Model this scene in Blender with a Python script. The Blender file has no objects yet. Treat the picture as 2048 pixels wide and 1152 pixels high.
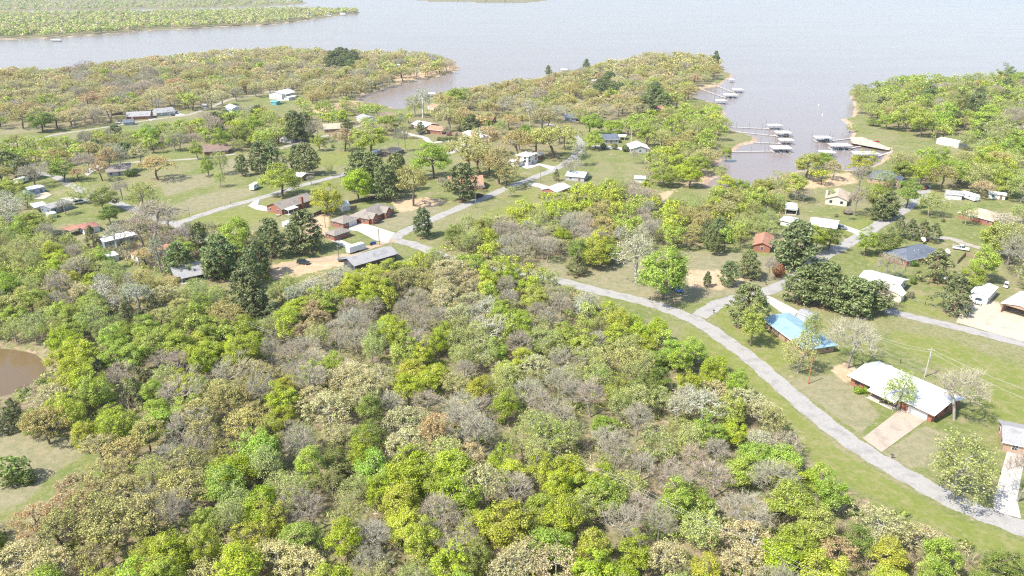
import bpy, math, random
import numpy as np
from mathutils import Vector

# ---------------------------------------------------------------- camera
scene = bpy.context.scene
CAM_H, FPX, PITCH = 100.0, 1450.0, math.radians(23.2)
cam_data = bpy.data.cameras.new('camera')
cam_data.sensor_width = 36.0
cam_data.lens = 36.0 * FPX / 2048.0
cam_data.clip_start, cam_data.clip_end = 1.0, 60000.0
cam = bpy.data.objects.new('camera', cam_data)
cam.location = (0, 0, CAM_H)
cam.rotation_euler = (math.pi / 2 - PITCH, 0, 0)
scene.collection.objects.link(cam)
scene.camera = cam

# ---------------------------------------------------------------- sky, sun, exposure
SUN_ELEV = math.radians(52)
LIGHT_DIR = Vector((0.86, 0.51, 0)).normalized() * math.cos(SUN_ELEV) + Vector((0, 0, -math.sin(SUN_ELEV)))
world = bpy.data.worlds.new('World')
scene.world = world
world.use_nodes = True
wn = world.node_tree.nodes
sky = wn.new('ShaderNodeTexSky')
sky.sky_type = 'NISHITA'
sky.sun_disc = False
sky.sun_elevation = SUN_ELEV
sky.sun_rotation = math.atan2(-LIGHT_DIR.x, -LIGHT_DIR.y)
sky.air_density, sky.dust_density, sky.ozone_density = 1.0, 1.2, 1.2
wn['Background'].inputs['Strength'].default_value = 0.15
world.node_tree.links.new(sky.outputs[0], wn['Background'].inputs[0])
sun_data = bpy.data.lights.new('sun', 'SUN')
sun_data.energy = 4.0
sun_data.angle = math.radians(0.53)
sun_data.color = (1.0, 0.955, 0.88)
sun = bpy.data.objects.new('sun', sun_data)
sun.rotation_euler = LIGHT_DIR.to_track_quat('-Z', 'Y').to_euler()
sun.location = (-200, -120, 300)
scene.collection.objects.link(sun)
scene.view_settings.view_transform = 'Standard'
scene.view_settings.look = 'None'
scene.view_settings.gamma = 1.0
scene.view_settings.exposure = 0.96
cy = scene.cycles
cy.max_bounces, cy.diffuse_bounces, cy.glossy_bounces = 6, 4, 2
cy.transmission_bounces, cy.transparent_max_bounces, cy.volume_bounces = 2, 4, 0
cy.use_denoising = False
cy.filter_width = 1.2
cy.caustics_reflective = cy.caustics_refractive = False

# ---------------------------------------------------------------- ground <-> picture geometry
COS, SIN = math.cos(PITCH), math.sin(PITCH)
WATER_Z = -1.2

def G(x, y, z=0.0):
    """point of the level z that a picture position of the 2048 px photo looks at"""
    u, v = (x - 1024.0) / FPX, (y - 576.0) / FPX
    t = (CAM_H - z) / (SIN + v * COS)
    return Vector((u * t, (COS - v * SIN) * t, z))

def Gn(x, y, z=0.0):
    u, v = (np.asarray(x, float) - 1024.0) / FPX, (np.asarray(y, float) - 576.0) / FPX
    t = (CAM_H - z) / (SIN + v * COS)
    return np.stack([u * t, (COS - v * SIN) * t], -1)

def proj(p):
    dy, dz = p[1], p[2] - CAM_H
    d = dy * COS - dz * SIN
    return 1024 + FPX * p[0] / d, 576 - FPX * (dy * SIN + dz * COS) / d, d

def height_for(ybase, ytop):
    Y = G(1024, ybase).y
    return CAM_H - Y * math.tan(PITCH + math.atan((ytop - 576) / FPX))

# ---------------------------------------------------------------- helpers
C = scene.collection
_mats = {}

def tag(o, label=None, cat=None, group=None, kind=None):
    if label: o['label'] = label
    if cat: o['category'] = cat
    if group: o['group'] = group
    if kind: o['kind'] = kind
    return o

def empty(name, loc, rz=0.0):
    o = bpy.data.objects.new(name, None)
    o.empty_display_size = 0.5
    C.objects.link(o)
    o.location = loc
    o.rotation_euler = (0, 0, rz)
    return o

def np_mesh(name, verts, faces, smooth=False):
    """verts (N,3); faces = list of int arrays, each (M,k)"""
    me = bpy.data.meshes.new(name)
    verts = np.ascontiguousarray(verts, dtype=np.float32)
    me.vertices.add(len(verts))
    me.vertices.foreach_set('co', verts.ravel())
    idx = np.concatenate([f.ravel() for f in faces]).astype(np.int32)
    tot = np.concatenate([np.full(len(f), f.shape[1], np.int32) for f in faces])
    start = np.concatenate([[0], np.cumsum(tot)[:-1]]).astype(np.int32)
    me.loops.add(len(idx))
    me.loops.foreach_set('vertex_index', idx)
    me.polygons.add(len(tot))
    me.polygons.foreach_set('loop_start', start)
    me.polygons.foreach_set('loop_total', tot)
    if smooth:
        me.polygons.foreach_set('use_smooth', np.ones(len(tot), bool))
    me.update(calc_edges=True)
    return me

def link(name, me, mat=None, parent=None, color=None):
    o = bpy.data.objects.new(name, me)
    if mat is not None and len(me.materials) == 0: me.materials.append(mat)
    C.objects.link(o)
    if parent is not None: o.parent = parent
    if color is not None: o.color = (*color, 1)
    return o

class MB:
    """collects faces into one mesh"""
    def __init__(s): s.v, s.f = [], []
    def face(s, *pts):
        i = len(s.v); s.v += [tuple(p) for p in pts]; s.f.append(tuple(range(i, i + len(pts)))); return s
    def box(s, x0, x1, y0, y1, z0, z1):
        i = len(s.v)
        s.v += [(x0,y0,z0),(x1,y0,z0),(x1,y1,z0),(x0,y1,z0),(x0,y0,z1),(x1,y0,z1),(x1,y1,z1),(x0,y1,z1)]
        s.f += [tuple(i + k for k in q) for q in ((0,3,2,1),(4,5,6,7),(0,1,5,4),(1,2,6,5),(2,3,7,6),(3,0,4,7))]
        return s
    def prism(s, poly, a, b, axis='y'):
        """polygon in the plane across `axis`, extruded a..b along it"""
        n = len(poly); i = len(s.v)
        def P(p, t): return {'y': (p[0], t, p[1]), 'x': (t, p[0], p[1]), 'z': (p[0], p[1], t)}[axis]
        s.v += [P(p, a) for p in poly] + [P(p, b) for p in poly]
        for k in range(n):
            m = (k + 1) % n
            s.f.append((i + k, i + m, i + n + m, i + n + k))
        s.f.append(tuple(i + k for k in range(n))[::-1]); s.f.append(tuple(i + n + k for k in range(n)))
        return s
    def tube(s, pts, rad, n=6, cap=True):
        pts = [Vector(p) for p in pts]
        if not hasattr(rad, '__len__'): rad = [rad] * len(pts)
        i = len(s.v)
        for k, p in enumerate(pts):
            d = (pts[min(k + 1, len(pts) - 1)] - pts[max(k - 1, 0)]).normalized()
            a = d.cross(Vector((0, 0, 1)) if abs(d.z) < .9 else Vector((1, 0, 0))).normalized()
            b = d.cross(a)
            for q in range(n):
                t = 2 * math.pi * q / n
                s.v.append(tuple(p + (a * math.cos(t) + b * math.sin(t)) * rad[k]))
        for k in range(len(pts) - 1):
            for q in range(n):
                m = (q + 1) % n
                s.f.append((i + k*n + q, i + k*n + m, i + (k+1)*n + m, i + (k+1)*n + q))
        if cap:
            s.f.append(tuple(i + q for q in range(n))[::-1]); s.f.append(tuple(i + (len(pts)-1)*n + q for q in range(n)))
        return s
    def build(s, name, mat, parent=None, loc=None, smooth=False, fix=True):
        import bmesh
        me = bpy.data.meshes.new(name)
        me.from_pydata(s.v, [], s.f)
        if fix:
            bm = bmesh.new(); bm.from_mesh(me)
            bmesh.ops.recalc_face_normals(bm, faces=bm.faces)
            bm.to_mesh(me); bm.free()
        if smooth:
            for p in me.polygons: p.use_smooth = True
        o = link(name, me, mat, parent)
        if loc is not None: o.location = loc
        return o

def new_mat(name):
    m = bpy.data.materials.new(name); m.use_nodes = True
    nt = m.node_tree
    return m, nt, nt.nodes, nt.links

def surf(key, col, rough=0.8, var=0.12, scale=1.5, bump=0.0, metal=0.0, spec=0.3, stripes=None, stain=None):
    """plain painted / mineral surface with blotches, optional ribs or courses"""
    k = (key, tuple(round(c, 3) for c in col))
    if k in _mats: return _mats[k]
    m, nt, N, L = new_mat(key)
    b = N['Principled BSDF']
    b.inputs['Roughness'].default_value = rough
    b.inputs['Metallic'].default_value = metal
    b.inputs['Specular IOR Level'].default_value = spec
    tc = N.new('ShaderNodeTexCoord')
    n = N.new('ShaderNodeTexNoise'); n.inputs['Scale'].default_value = scale; n.inputs['Detail'].default_value = 6; n.inputs['Roughness'].default_value = .65
    L.new(tc.outputs['Object'], n.inputs['Vector'])
    mx = N.new('ShaderNodeMix'); mx.data_type = 'RGBA'
    mx.inputs['A'].default_value = (*[c * (1 - var * 1.6) for c in col], 1)
    mx.inputs['B'].default_value = (*[min(1, c * (1 + var)) for c in col], 1)
    L.new(n.outputs['Fac'], mx.inputs['Factor'])
    out = mx.outputs['Result']
    if stain:
        n2 = N.new('ShaderNodeTexNoise'); n2.inputs['Scale'].default_value = .35; n2.inputs['Detail'].default_value = 8
        L.new(tc.outputs['Object'], n2.inputs['Vector'])
        r = N.new('ShaderNodeValToRGB'); r.color_ramp.elements[0].position = .5; r.color_ramp.elements[1].position = .68
        L.new(n2.outputs['Fac'], r.inputs['Fac'])
        m2 = N.new('ShaderNodeMix'); m2.data_type = 'RGBA'; m2.inputs['B'].default_value = (*stain, 1)
        L.new(r.outputs['Color'], m2.inputs['Factor']); L.new(out, m2.inputs['A']); out = m2.outputs['Result']
    L.new(out, b.inputs['Base Color'])
    if stripes or bump:
        bp = N.new('ShaderNodeBump'); bp.inputs['Strength'].default_value = bump or .5; bp.inputs['Distance'].default_value = .05
        if stripes:
            w = N.new('ShaderNodeTexWave'); w.wave_type = 'BANDS'; w.bands_direction = stripes[0]; w.inputs['Scale'].default_value = stripes[1]; w.inputs['Distortion'].default_value = 0
            L.new(tc.outputs['Object'], w.inputs['Vector']); L.new(w.outputs['Fac'], bp.inputs['Height'])
        else:
            L.new(n.outputs['Fac'], bp.inputs['Height'])
        L.new(bp.outputs['Normal'], b.inputs['Normal'])
    _mats[k] = m
    return m

def seg_dist(P, A, B):
    """distance of points P (N,2) to segments A-B (M,2): (N,) minimum"""
    best = np.full(len(P), 1e18)
    for a, b in zip(A, B):
        d = b - a; l2 = max(d @ d, 1e-9)
        t = np.clip(((P - a) @ d) / l2, 0, 1)
        q = P - a - t[:, None] * d
        best = np.minimum(best, (q * q).sum(1))
    return np.sqrt(best)

def in_poly(P, poly):
    x, y = P[:, 0], P[:, 1]
    ins = np.zeros(len(P), bool)
    n = len(poly)
    for i in range(n):
        x0, y0 = poly[i]; x1, y1 = poly[(i + 1) % n]
        c = ((y0 > y) != (y1 > y))
        if not c.any(): continue
        with np.errstate(divide='ignore', invalid='ignore'):
            xi = (x1 - x0) * (y - y0) / (y1 - y0 + 1e-12) + x0
        ins ^= c & (x < xi)
    return ins

def sdist(P, poly):
    poly = np.asarray(poly, float)
    d = seg_dist(P, poly, np.roll(poly, -1, 0))
    return np.where(in_poly(P, poly), d, -d)

def smoothline(pts, n=6):
    """Catmull-Rom through points (list of tuples)"""
    p = np.asarray(pts, float)
    p = np.vstack([2*p[0]-p[1], p, 2*p[-1]-p[-2]])
    out = []
    for i in range(1, len(p) - 2):
        for t in np.linspace(0, 1, n, endpoint=False):
            a, b, c, d = p[i-1], p[i], p[i+1], p[i+2]
            out.append(.5*((2*b)+(-a+c)*t+(2*a-5*b+4*c-d)*t*t+(-a+3*b-3*c+d)*t**3))
    out.append(p[-2])
    return np.array(out)

# ================================================================ the setting
# shorelines, as seen at the water line
MAIN_SHORE = [(-800,180),(-200,156),(0,146),(80,143),(150,136),(240,129),(300,123),(360,118),(430,112),(560,106),(700,110),
 (850,115),(896,123),(916,131),(923,137),(905,147),(870,155),(838,160),(815,166),(785,172),(762,181),(740,187),(718,194),(712,201),
 (735,204),(760,208),(785,215),(802,216),(840,206),(868,195),(890,188),(930,182),(1000,170),(1080,155),(1125,142),(1165,136),
 (1210,123),(1300,113),(1400,117),(1440,126),(1454,143),(1467,149),(1461,157),(1446,164),(1440,172),(1420,176),(1404,179),
 (1388,186),(1384,193),(1402,200),(1424,203),(1445,211),(1451,228),(1456,250),(1464,262),(1490,266),(1524,278),(1500,288),(1486,290),
 (1478,300),(1458,306),(1447,311),(1438,331),(1452,349),(1428,357),(1406,368),(1422,378),(1470,379),(1511,370),(1553,354),(1588,343),(1640,338),
 (1690,340),(1740,334),(1757,326),(1772,310),(1786,302),(1760,297),(1728,290),(1706,284),(1697,278),(1701,269),(1698,257),(1683,240),
 (1703,234),(1711,215),(1702,198),(1698,187),(1702,180),(1760,172),(1800,161),(1860,156),(1950,157),(2010,151),(2100,150),(2400,150),(3000,150),
 (3000,2600),(-900,2600)]
FAR_A = [(-900,94),(0,79),(40,79),(70,77),(110,76),(200,70),(290,62),(400,57),(440,54),(500,52),(540,50),(600,43),(620,40),(680,32),(726,27),
 (712,21),(600,20),(520,20),(400,24),(200,27),(0,29),(-900,36)]
FAR_B = [(-900,32),(0,24),(300,20),(420,17),(520,14),(560,12),(608,9),(622,5),(600,2),(500,-3),(300,-6),(-900,-6)]
FAR_C = [(770,-9),(800,-3),(850,3),(960,6),(1040,7),(1080,4),(1100,0),(1130,-9),(1100,-20),(800,-20)]
FAR_D = [(-900,-16),(700,-19),(1400,-23),(3000,-22),(3000,-38),(-900,-38)]
POND = [(-140,690),(-60,692),(0,699),(40,702),(75,708),(96,728),(92,745),(64,764),(28,784),(0,792),(-70,800),(-150,790)]
POND_Z = -0.7

def world_poly(px, z=0.0):
    a = np.asarray(px, float)
    return Gn(a[:, 0], a[:, 1], z)

LANDS = [world_poly(p, WATER_Z) for p in (MAIN_SHORE, FAR_A, FAR_B, FAR_C, FAR_D)]
POND_W = world_poly(POND, POND_Z)

def land_dist(P):
    d = np.full(len(P), -1e9)
    for l in LANDS: d = np.maximum(d, sdist(P, l))
    return np.minimum(d, -sdist(P, POND_W))

# roads: picture centre lines, width in metres
ROADS = {
 'lake_road': ([(850,498),(890,514),(940,528),(1000,538),(1060,547),(1120,562),(1188,580),(1240,592),(1290,604),(1345,622),(1400,646),(1450,680),(1500,716),(1550,760),(1610,812),(1680,868),(1750,915),(1830,961),(1910,1004),(2000,1040),(2110,1078)], 5.6, 'asphalt'),
 'side_road': ([(1398,633),(1440,607),(1500,591),(1560,573),(1600,546),(1640,517),(1690,490),(1740,460),(1790,430),(1828,405),(1846,386),(1850,370)], 5.6, 'asphalt'),
 'lane': ([(1770,621),(1800,628),(1850,640),(1920,656),(2000,676),(2110,704)], 4.6, 'asphalt'),
 'middle_road': ([(856,500),(820,487),(790,479),(806,465),(830,454),(880,432),(940,407),(1000,382),(1060,358),(1110,338),(1142,319),(1158,302),(1162,288),(1152,275),(1140,264),(1118,254),(1085,246)], 5.4, 'asphalt'),
 'left_road': ([(70,345),(110,353),(142,371),(185,390),(239,408),(290,428),(345,446),(400,431),(460,412),(520,396),(600,372),(668,354),(720,340)], 4.8, 'asphalt'),
 'left_road_spur': ([(350,446),(372,462),(400,478),(440,490)], 4.6, 'asphalt'),
 'bay_road': ([(-60,300),(0,291),(60,282),(114,269),(190,258),(274,244),(340,235),(376,230),(420,215),(457,200),(490,193),(520,188),(546,181)], 4.2, 'gravel'),
 'cove_road': ([(560,298),(581,290),(620,278),(665,269),(703,257),(735,249),(760,243),(800,243)], 4.0, 'gravel'),
 'loop_drive': ([(800,262),(825,270),(848,275),(862,285),(884,283),(905,281),(925,280),(930,287),(916,298),(896,307),(870,310)], 4.0, 'concrete'),
 'mid_lane': ([(170,345),(210,335),(256,326),(300,323),(338,321),(411,316),(470,308)], 4.0, 'gravel'),
 'dirt_drive': ([(790,480),(757,489),(725,500),(690,513),(650,519),(610,523),(560,536)], 4.2, 'dirt'),
 'beach_drive': ([(772,150),(790,145),(815,139),(834,137)], 5.0, 'concrete'),
 'house_lane': ([(1850,476),(1900,477),(1930,488),(1980,500),(2050,512)], 4.0, 'gravel'),
}
# drives and yards: picture outlines
PADS = {
 'ranch_driveway': ([(1725,877),(1763,905),(1846,845),(1862,832),(1812,810)], 'tan_concrete'),
 'corner_driveway': ([(1986,1003),(1988,1022),(2042,1038),(2034,1000),(2046,935),(2060,915),(2014,903)], 'concrete'),
 'gravel_yard': ([(1912,645),(1925,615),(1938,594),(1978,599),(1998,606),(2004,618),(2060,632),(2070,690),(2000,671)], 'sand'),
 'blue_house_driveway': ([(1527,591),(1543,594),(1596,622),(1586,638),(1560,624),(1536,606)], 'concrete'),
 'white_house_driveway': ([(1670,452),(1684,449),(1724,463),(1716,471)], 'concrete'),
 'brick_house_driveway': ([(694,449),(720,443),(736,449),(790,466),(775,486),(750,481),(738,474),(716,463),(700,461)], 'concrete'),
 'cottage_driveway': ([(655,478),(668,474),(704,489),(692,496)], 'concrete'),
 'two_storey_driveway': ([(1036,330),(1054,322),(1068,325),(1112,334),(1104,341),(1078,331),(1062,337),(1052,338)], 'concrete'),
 'roadside_driveway': ([(1054,369),(1068,364),(1098,373),(1086,379)], 'concrete'),
 'long_house_driveway': ([(496,412),(508,402),(520,399),(516,410),(548,416),(562,421),(545,425),(512,420)], 'concrete'),
 'grey_house_driveway': ([(162,348),(185,333),(200,330),(196,336),(176,352)], 'concrete'),
 'bay_driveway': ([(292,236),(300,233),(312,237),(302,242)], 'concrete'),
 'bay_driveway.001': ([(345,227),(356,226),(372,230),(352,233)], 'concrete'),
 'garage_driveway': ([(1890,395),(1918,390),(1920,396),(1880,404)], 'concrete'),
 'tan_house_driveway': ([(1248,296),(1212,292),(1180,290),(1182,294),(1214,297),(1250,301)], 'concrete'),
 'white_hall_driveway': ([(740,247),(760,241),(752,236),(730,241)], 'concrete'),
 'mobile_home_drive': ([(120,398),(140,394),(162,399),(202,391),(200,396),(164,405),(140,402)], 'concrete'),
 'ridge_house_driveway': ([(1182,160),(1210,155),(1242,160),(1240,163),(1210,158),(1186,163)], 'concrete'),
 'boat_ramp': ([(1700,276),(1722,274),(1742,281),(1782,297),(1778,301),(1735,293),(1704,287)], 'sand'),
 'mobile_home_yard': ([(62,388),(92,384),(104,390),(88,399),(66,399)], 'sand'),
}

# ground cover painted as masks on the ground sheet
MASKS = {
 'dry': [[(318,362),(350,352),(430,346),(436,362),(380,380),(330,394)],
         [(330,436),(335,418),(380,396),(450,378),(500,376),(515,388),(440,410)],
         [(735,448),(800,420),(870,405),(890,420),(840,440),(790,463)],
         [(1105,520),(1160,545),(1230,520),(1350,500),(1500,505),(1560,520),(1570,560),(1500,585),(1400,600),(1330,612),(1240,585),(1150,560)],
         [(-120,845),(60,858),(150,882),(195,893),(110,945),(50,1005),(-120,1050)],
         [(1560,760),(1690,745),(1760,830),(1720,870),(1640,810)],
         [(1765,905),(1850,850),(1900,870),(1870,930),(1800,940)],
         [(500,300),(560,310),(640,350),(560,352),(470,330)],
         [(1000,490),(1100,520),(1180,560),(1100,560)],
         [(1800,430),(1880,470),(1800,480)],[(440,320),(520,310),(500,350),(440,350)],
         [(0,235),(200,235),(245,245),(100,262),(0,270)]],
 'dirt': [[(1370,540),(1440,540),(1490,560),(1440,580),(1380,575)],
          [(780,400),(860,395),(900,405),(800,425)],
          [(620,430),(660,425),(655,470),(600,480)],
          [(480,540),(600,520),(720,505),(690,530),(560,560)],
          [(1260,395),(1350,380),(1420,360),(1440,345),(1400,340),(1330,400),(1290,410)],
          [(1660,740),(1700,720),(1720,755),(1690,765)],
          [(980,690),(1040,700),(1035,730),(985,725)],
          [(600,215),(720,200),(730,212),(640,228)],
          [(790,150),(800,138),(900,128),(918,137),(860,152),(790,168)],
          [(250,480),(360,470),(420,500),(340,520),(260,505)],
          [(1580,355),(1700,345),(1720,365),(1640,375),(1570,380)],
          [(1430,165),(1440,175),(1400,182),(1380,178)]],
 'lush': [[(1370,650),(1420,675),(1480,715),(1540,770),(1600,830),(1680,900),(1770,955),(1900,1030),(2060,1090),(2060,1150),(1940,1090),(1800,1020),(1640,940),(1560,840),(1460,740),(1360,680)],
          [(1420,630),(1470,605),(1540,640),(1600,720),(1550,740),(1480,690)],[(1940,830),(2000,760),(2060,800),(2060,860)],[(1780,660),(1900,680),(2050,740),(2060,790),(1900,740),(1790,690)],
          [(800,270),(850,280),(855,300),(800,300)],[(875,290),(915,288),(905,302),(878,304)],[(950,280),(1015,275),(1030,300),(960,300)],[(640,310),(720,300),(700,330),(620,335)],
          [(370,440),(460,420),(560,400),(560,430),(440,470)],[(230,420),(290,400),(270,420)],[(960,430),(1060,390),(1080,395),(980,450)],[(1590,440),(1700,445),(1760,430),(1700,480),(1640,440)],[(1720,500),(1800,470),(1810,510),(1740,530)],
          [(1800,580),(1900,600),(1900,640),(1800,620)],[(1000,400),(1080,370),(1060,400)]],
 'path': [[(1110,908),(1150,918),(1262,972),(1240,984),(1150,940)],[(1470,1075),(1560,1110),(1600,1150),(1540,1130)],[(620,694),(680,712),(740,742),(716,752),(650,722)]],
}
WOODS = []   # filled by the wood outlines further down (picture polygons)

ASPH = dict(asphalt=((.36,.34,.31), .95), gravel=((.38,.34,.28), .95), concrete=((.52,.48,.42), .9), dirt=((.43,.33,.22), 1), tan_concrete=((.44,.36,.28), .9), sand=((.52,.45,.34), 1))
def pave_mat(k):
    col, r = ASPH[k]
    return surf('paving_' + k, col, r, var=.22 if k != 'sand' else .28, scale=1.6, bump=.15, spec=.15, stain=tuple(c * (.74 if k not in ('sand', 'dirt') else .72) for c in col))

PAVED = []   # world polygons (for keeping trees off)
def build_paving():
    z = 0.03
    for i, (name, (pts, w, mk)) in enumerate(ROADS.items()):
        line = smoothline(Gn(*np.array(pts, float).T), 26)
        t = np.gradient(line, axis=0); t /= np.linalg.norm(t, axis=1)[:, None] + 1e-9
        nrm = np.stack([-t[:, 1], t[:, 0]], 1)
        rs = np.random.RandomState(i)
        wob = lambda: (rs.rand(len(line), 1) - .5) * .35 + .22 * np.sin(np.arange(len(line)) * .37 + rs.rand() * 6)[:, None]
        Lf, Rt = line + nrm * (w / 2 + wob()), line - nrm * (w / 2 + wob())
        zz = z + i * .004
        v = np.concatenate([np.c_[Lf, np.full(len(Lf), zz)], np.c_[Rt, np.full(len(Rt), zz)]])
        n = len(Lf); k = np.arange(n - 1)
        me = np_mesh(name, v, [np.stack([k + n, k + n + 1, k + 1, k], 1)])
        tag(link(name, me, pave_mat(mk)), kind='structure')
        PAVED.append(('line', np.vstack([line[:-1:7], line[-1:]]), w / 2))
    z += .06
    for i, (name, (pts, mk)) in enumerate(PADS.items()):
        P = Gn(*np.array(pts, float).T)
        mb = MB(); mb.face(*[(p[0], p[1], z + .004 * i) for p in P])
        o = mb.build(name, pave_mat(mk), fix=False)
        if o.data.polygons[0].normal.z < 0: o.data.flip_normals()
        tag(o, kind='structure')
        PAVED.append(('poly', P, 0))
build_paving()

def paved_dist(P):
    d = np.full(len(P), 1e9)
    for kind, a, w in PAVED:
        if kind == 'line': d = np.minimum(d, seg_dist(P, a[:-1], a[1:]) - w)
        else: d = np.minimum(d, -sdist(P, a))
    return d

def ground_material():
    m, nt, N, L = new_mat('ground_cover')
    b = N['Principled BSDF']; b.inputs['Roughness'].default_value = 1; b.inputs['Specular IOR Level'].default_value = .1
    geo = N.new('ShaderNodeNewGeometry')
    def noise(s, d=6, r=.6):
        n = N.new('ShaderNodeTexNoise'); n.inputs['Scale'].default_value = s; n.inputs['Detail'].default_value = d; n.inputs['Roughness'].default_value = r
        L.new(geo.outputs['Position'], n.inputs['Vector']); return n.outputs['Fac']
    def ramp(src, p0, p1):
        r = N.new('ShaderNodeMapRange'); r.inputs[1].default_value, r.inputs[2].default_value = p0, p1
        r.interpolation_type = 'SMOOTHSTEP'
        L.new(src, r.inputs[0]); return r.outputs[0]
    def mix(f, a, c):
        x = N.new('ShaderNodeMix'); x.data_type = 'RGBA'
        for s, v in (('A', a), ('B', c)):
            if isinstance(v, tuple): x.inputs[s].default_value = (*v, 1)
            else: L.new(v, x.inputs[s])
        if isinstance(f, float): x.inputs['Factor'].default_value = f
        else: L.new(f, x.inputs['Factor'])
        return x.outputs['Result']
    def math_(op, a, c):
        x = N.new('ShaderNodeMath'); x.operation = op
        for i, v in enumerate((a, c)):
            if isinstance(v, float): x.inputs[i].default_value = v
            else: L.new(v, x.inputs[i])
        return x.outputs[0]
    def attr(n):
        a = N.new('ShaderNodeAttribute'); a.attribute_name = n; return a.outputs['Fac']
    big, mid, fine, tuft = noise(.022, 4), noise(.11, 6), noise(.9, 5, .7), noise(.35, 7, .7)
    grain = noise(2.6, 4, .75)
    lawn = mix(ramp(mid, .40, .60), (.195,.205,.07), (.135,.172,.042))
    lawn = mix(math_('MULTIPLY', ramp(big, .44, .62), .75), lawn, (.255,.225,.125))
    lawn = mix(math_('MULTIPLY', ramp(tuft, .48, .61), .55), lawn, (.29,.25,.15))
    lawn = mix(math_('MULTIPLY', ramp(fine, .45, .62), .5), lawn, (.095,.125,.03))
    wear = noise(.055, 9, .75)
    lawn = mix(math_('MULTIPLY', ramp(wear, .54, .65), .7), lawn, (.31,.25,.155))
    lawn = mix(math_('MULTIPLY', ramp(grain, .5, .66), .35), lawn, (.34,.305,.185))
    bare = math_('MULTIPLY', ramp(tuft, .60, .67), ramp(mid, .48, .60))
    lawn = mix(bare, lawn, (.43,.34,.23))
    dry = mix(ramp(tuft, .4, .62), (.275,.24,.145), (.205,.20,.105))
    dry = mix(math_('MULTIPLY', ramp(fine, .47, .68), .5), dry, (.15,.135,.07))
    dry = mix(math_('MULTIPLY', ramp(grain, .5, .66), .35), dry, (.36,.32,.21))
    dirt = mix(ramp(tuft, .35, .65), (.44,.29,.17), (.50,.39,.26))
    dirt = mix(math_('MULTIPLY', ramp(fine, .5, .65), .5), dirt, (.30,.25,.13))
    wood = mix(ramp(mid, .4, .6), (.24,.20,.12), (.20,.21,.08))
    wood = mix(ramp(tuft, .48, .62), wood, (.33,.25,.16))
    wood = mix(math_('MULTIPLY', ramp(fine, .45, .6), .6), wood, (.10,.085,.05))
    path = mix(ramp(tuft, .4, .6), (.46,.38,.27), (.36,.31,.17))
    sand = mix(ramp(tuft, .35, .6), (.46,.38,.28), (.36,.25,.17))
    edge = math_('MULTIPLY', math_('SUBTRACT', tuft, .5), 1.1)
    def masked(a): return ramp(math_('ADD', attr(a), edge), .35, .65)
    lush = mix(ramp(tuft, .42, .60), (.175,.205,.045), (.235,.225,.085))
    lush = mix(math_('MULTIPLY', ramp(fine, .45, .7), .4), lush, (.105,.145,.028))
    col = mix(math_('MULTIPLY', masked('lush'), .8), lawn, lush)
    col = mix(masked('dry'), col, dry)
    col = mix(masked('wood'), col, wood)
    col = mix(masked('litter'), col, mix(ramp(tuft, .4, .62), (.31,.215,.13), (.25,.20,.11)))
    col = mix(masked('dirt'), col, dirt)
    col = mix(masked('path'), col, path)
    col = mix(masked('shore'), col, sand)
    L.new(col, b.inputs['Base Color'])
    bp = N.new('ShaderNodeBump'); bp.inputs['Strength'].default_value = .6; bp.inputs['Distance'].default_value = .25
    L.new(fine, bp.inputs['Height']); L.new(bp.outputs['Normal'], b.inputs['Normal'])
    return m

def build_ground():
    ys = np.concatenate([np.arange(1850, 130, -6.0), np.arange(130, 0, -2.5), np.arange(0, -36.5, -1.5)])
    xs = np.arange(-860, 2930, 8.0)
    X, Y = np.meshgrid(xs, ys)
    px = np.stack([X.ravel(), Y.ravel()], 1)
    P = Gn(px[:, 0], px[:, 1])
    rs = np.random.RandomState(5)
    d = land_dist(P)
    far = P[:, 1]
    jag = (np.sin(P[:, 0] * .21 + np.sin(P[:, 1] * .13) * 2) + np.sin(P[:, 1] * .17 + 1.3 * np.sin(P[:, 0] * .09))) * .5
    dd = d + jag * 1.6
    z = np.interp(dd, [-14, -2, 0, 1.5, 5, 12], [-5, -1.9, WATER_Z, -.75, -.18, 0])
    pd = -sdist(P, POND_W)
    zp = np.interp(pd + jag * .7, [-8, -1, 0, 1, 3, 6], [-3, -1.2, POND_Z, -.4, -.08, 0])
    z = np.where(pd < 14, np.minimum(zp, 0), z)
    land = np.clip(d / 60, 0, 1)
    z += land * .12 * jag * (paved_dist(P) > 6) * .0
    n, mcol = len(ys), len(xs)
    i = np.arange(n * mcol).reshape(n, mcol)
    quads = np.stack([i[:-1, :-1].ravel(), i[:-1, 1:].ravel(), i[1:, 1:].ravel(), i[1:, :-1].ravel()], 1)
    me = np_mesh('ground', np.c_[P, z], [quads], smooth=True)
    def att(name, val):
        a = me.attributes.new(name, 'FLOAT', 'POINT'); a.data.foreach_set('value', val.astype(np.float32))
    for name, polys in MASKS.items():
        v = np.zeros(len(P))
        for pl in polys: v = np.maximum(v, np.clip(.5 + sdist(px, pl) / 16, 0, 1))
        att(name, v)
    v = np.zeros(len(P))
    for pl in WOODS: v = np.maximum(v, np.clip(.5 + sdist(px - np.array([0, 14 + 0.0]), pl) / 24, 0, 1))
    v[px[:, 1] < 82] = 1
    att('wood', v)
    v = np.zeros(len(P))
    for t in TREES:
        if t.single and t.code in 'POCDTBYG':
            near = np.abs(P[:, 0] - t.P[0]) + np.abs(P[:, 1] - t.P[1]) < t.w * 1.6
            if near.any():
                v[near] = np.maximum(v[near], np.clip(.78 - np.hypot(P[near, 0] - t.P[0], P[near, 1] - t.P[1]) / (t.w * .85), 0, .6 if t.code in 'PC' else .46))
    att('litter', v)
    sh = np.clip(1 - (np.minimum(dd, 40) - 1.6) / np.where(far > 900, 7, 3.2), 0, 1) * (pd > 14)
    att('shore', sh)
    tag(link('ground', me, ground_material()), kind='structure')

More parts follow.
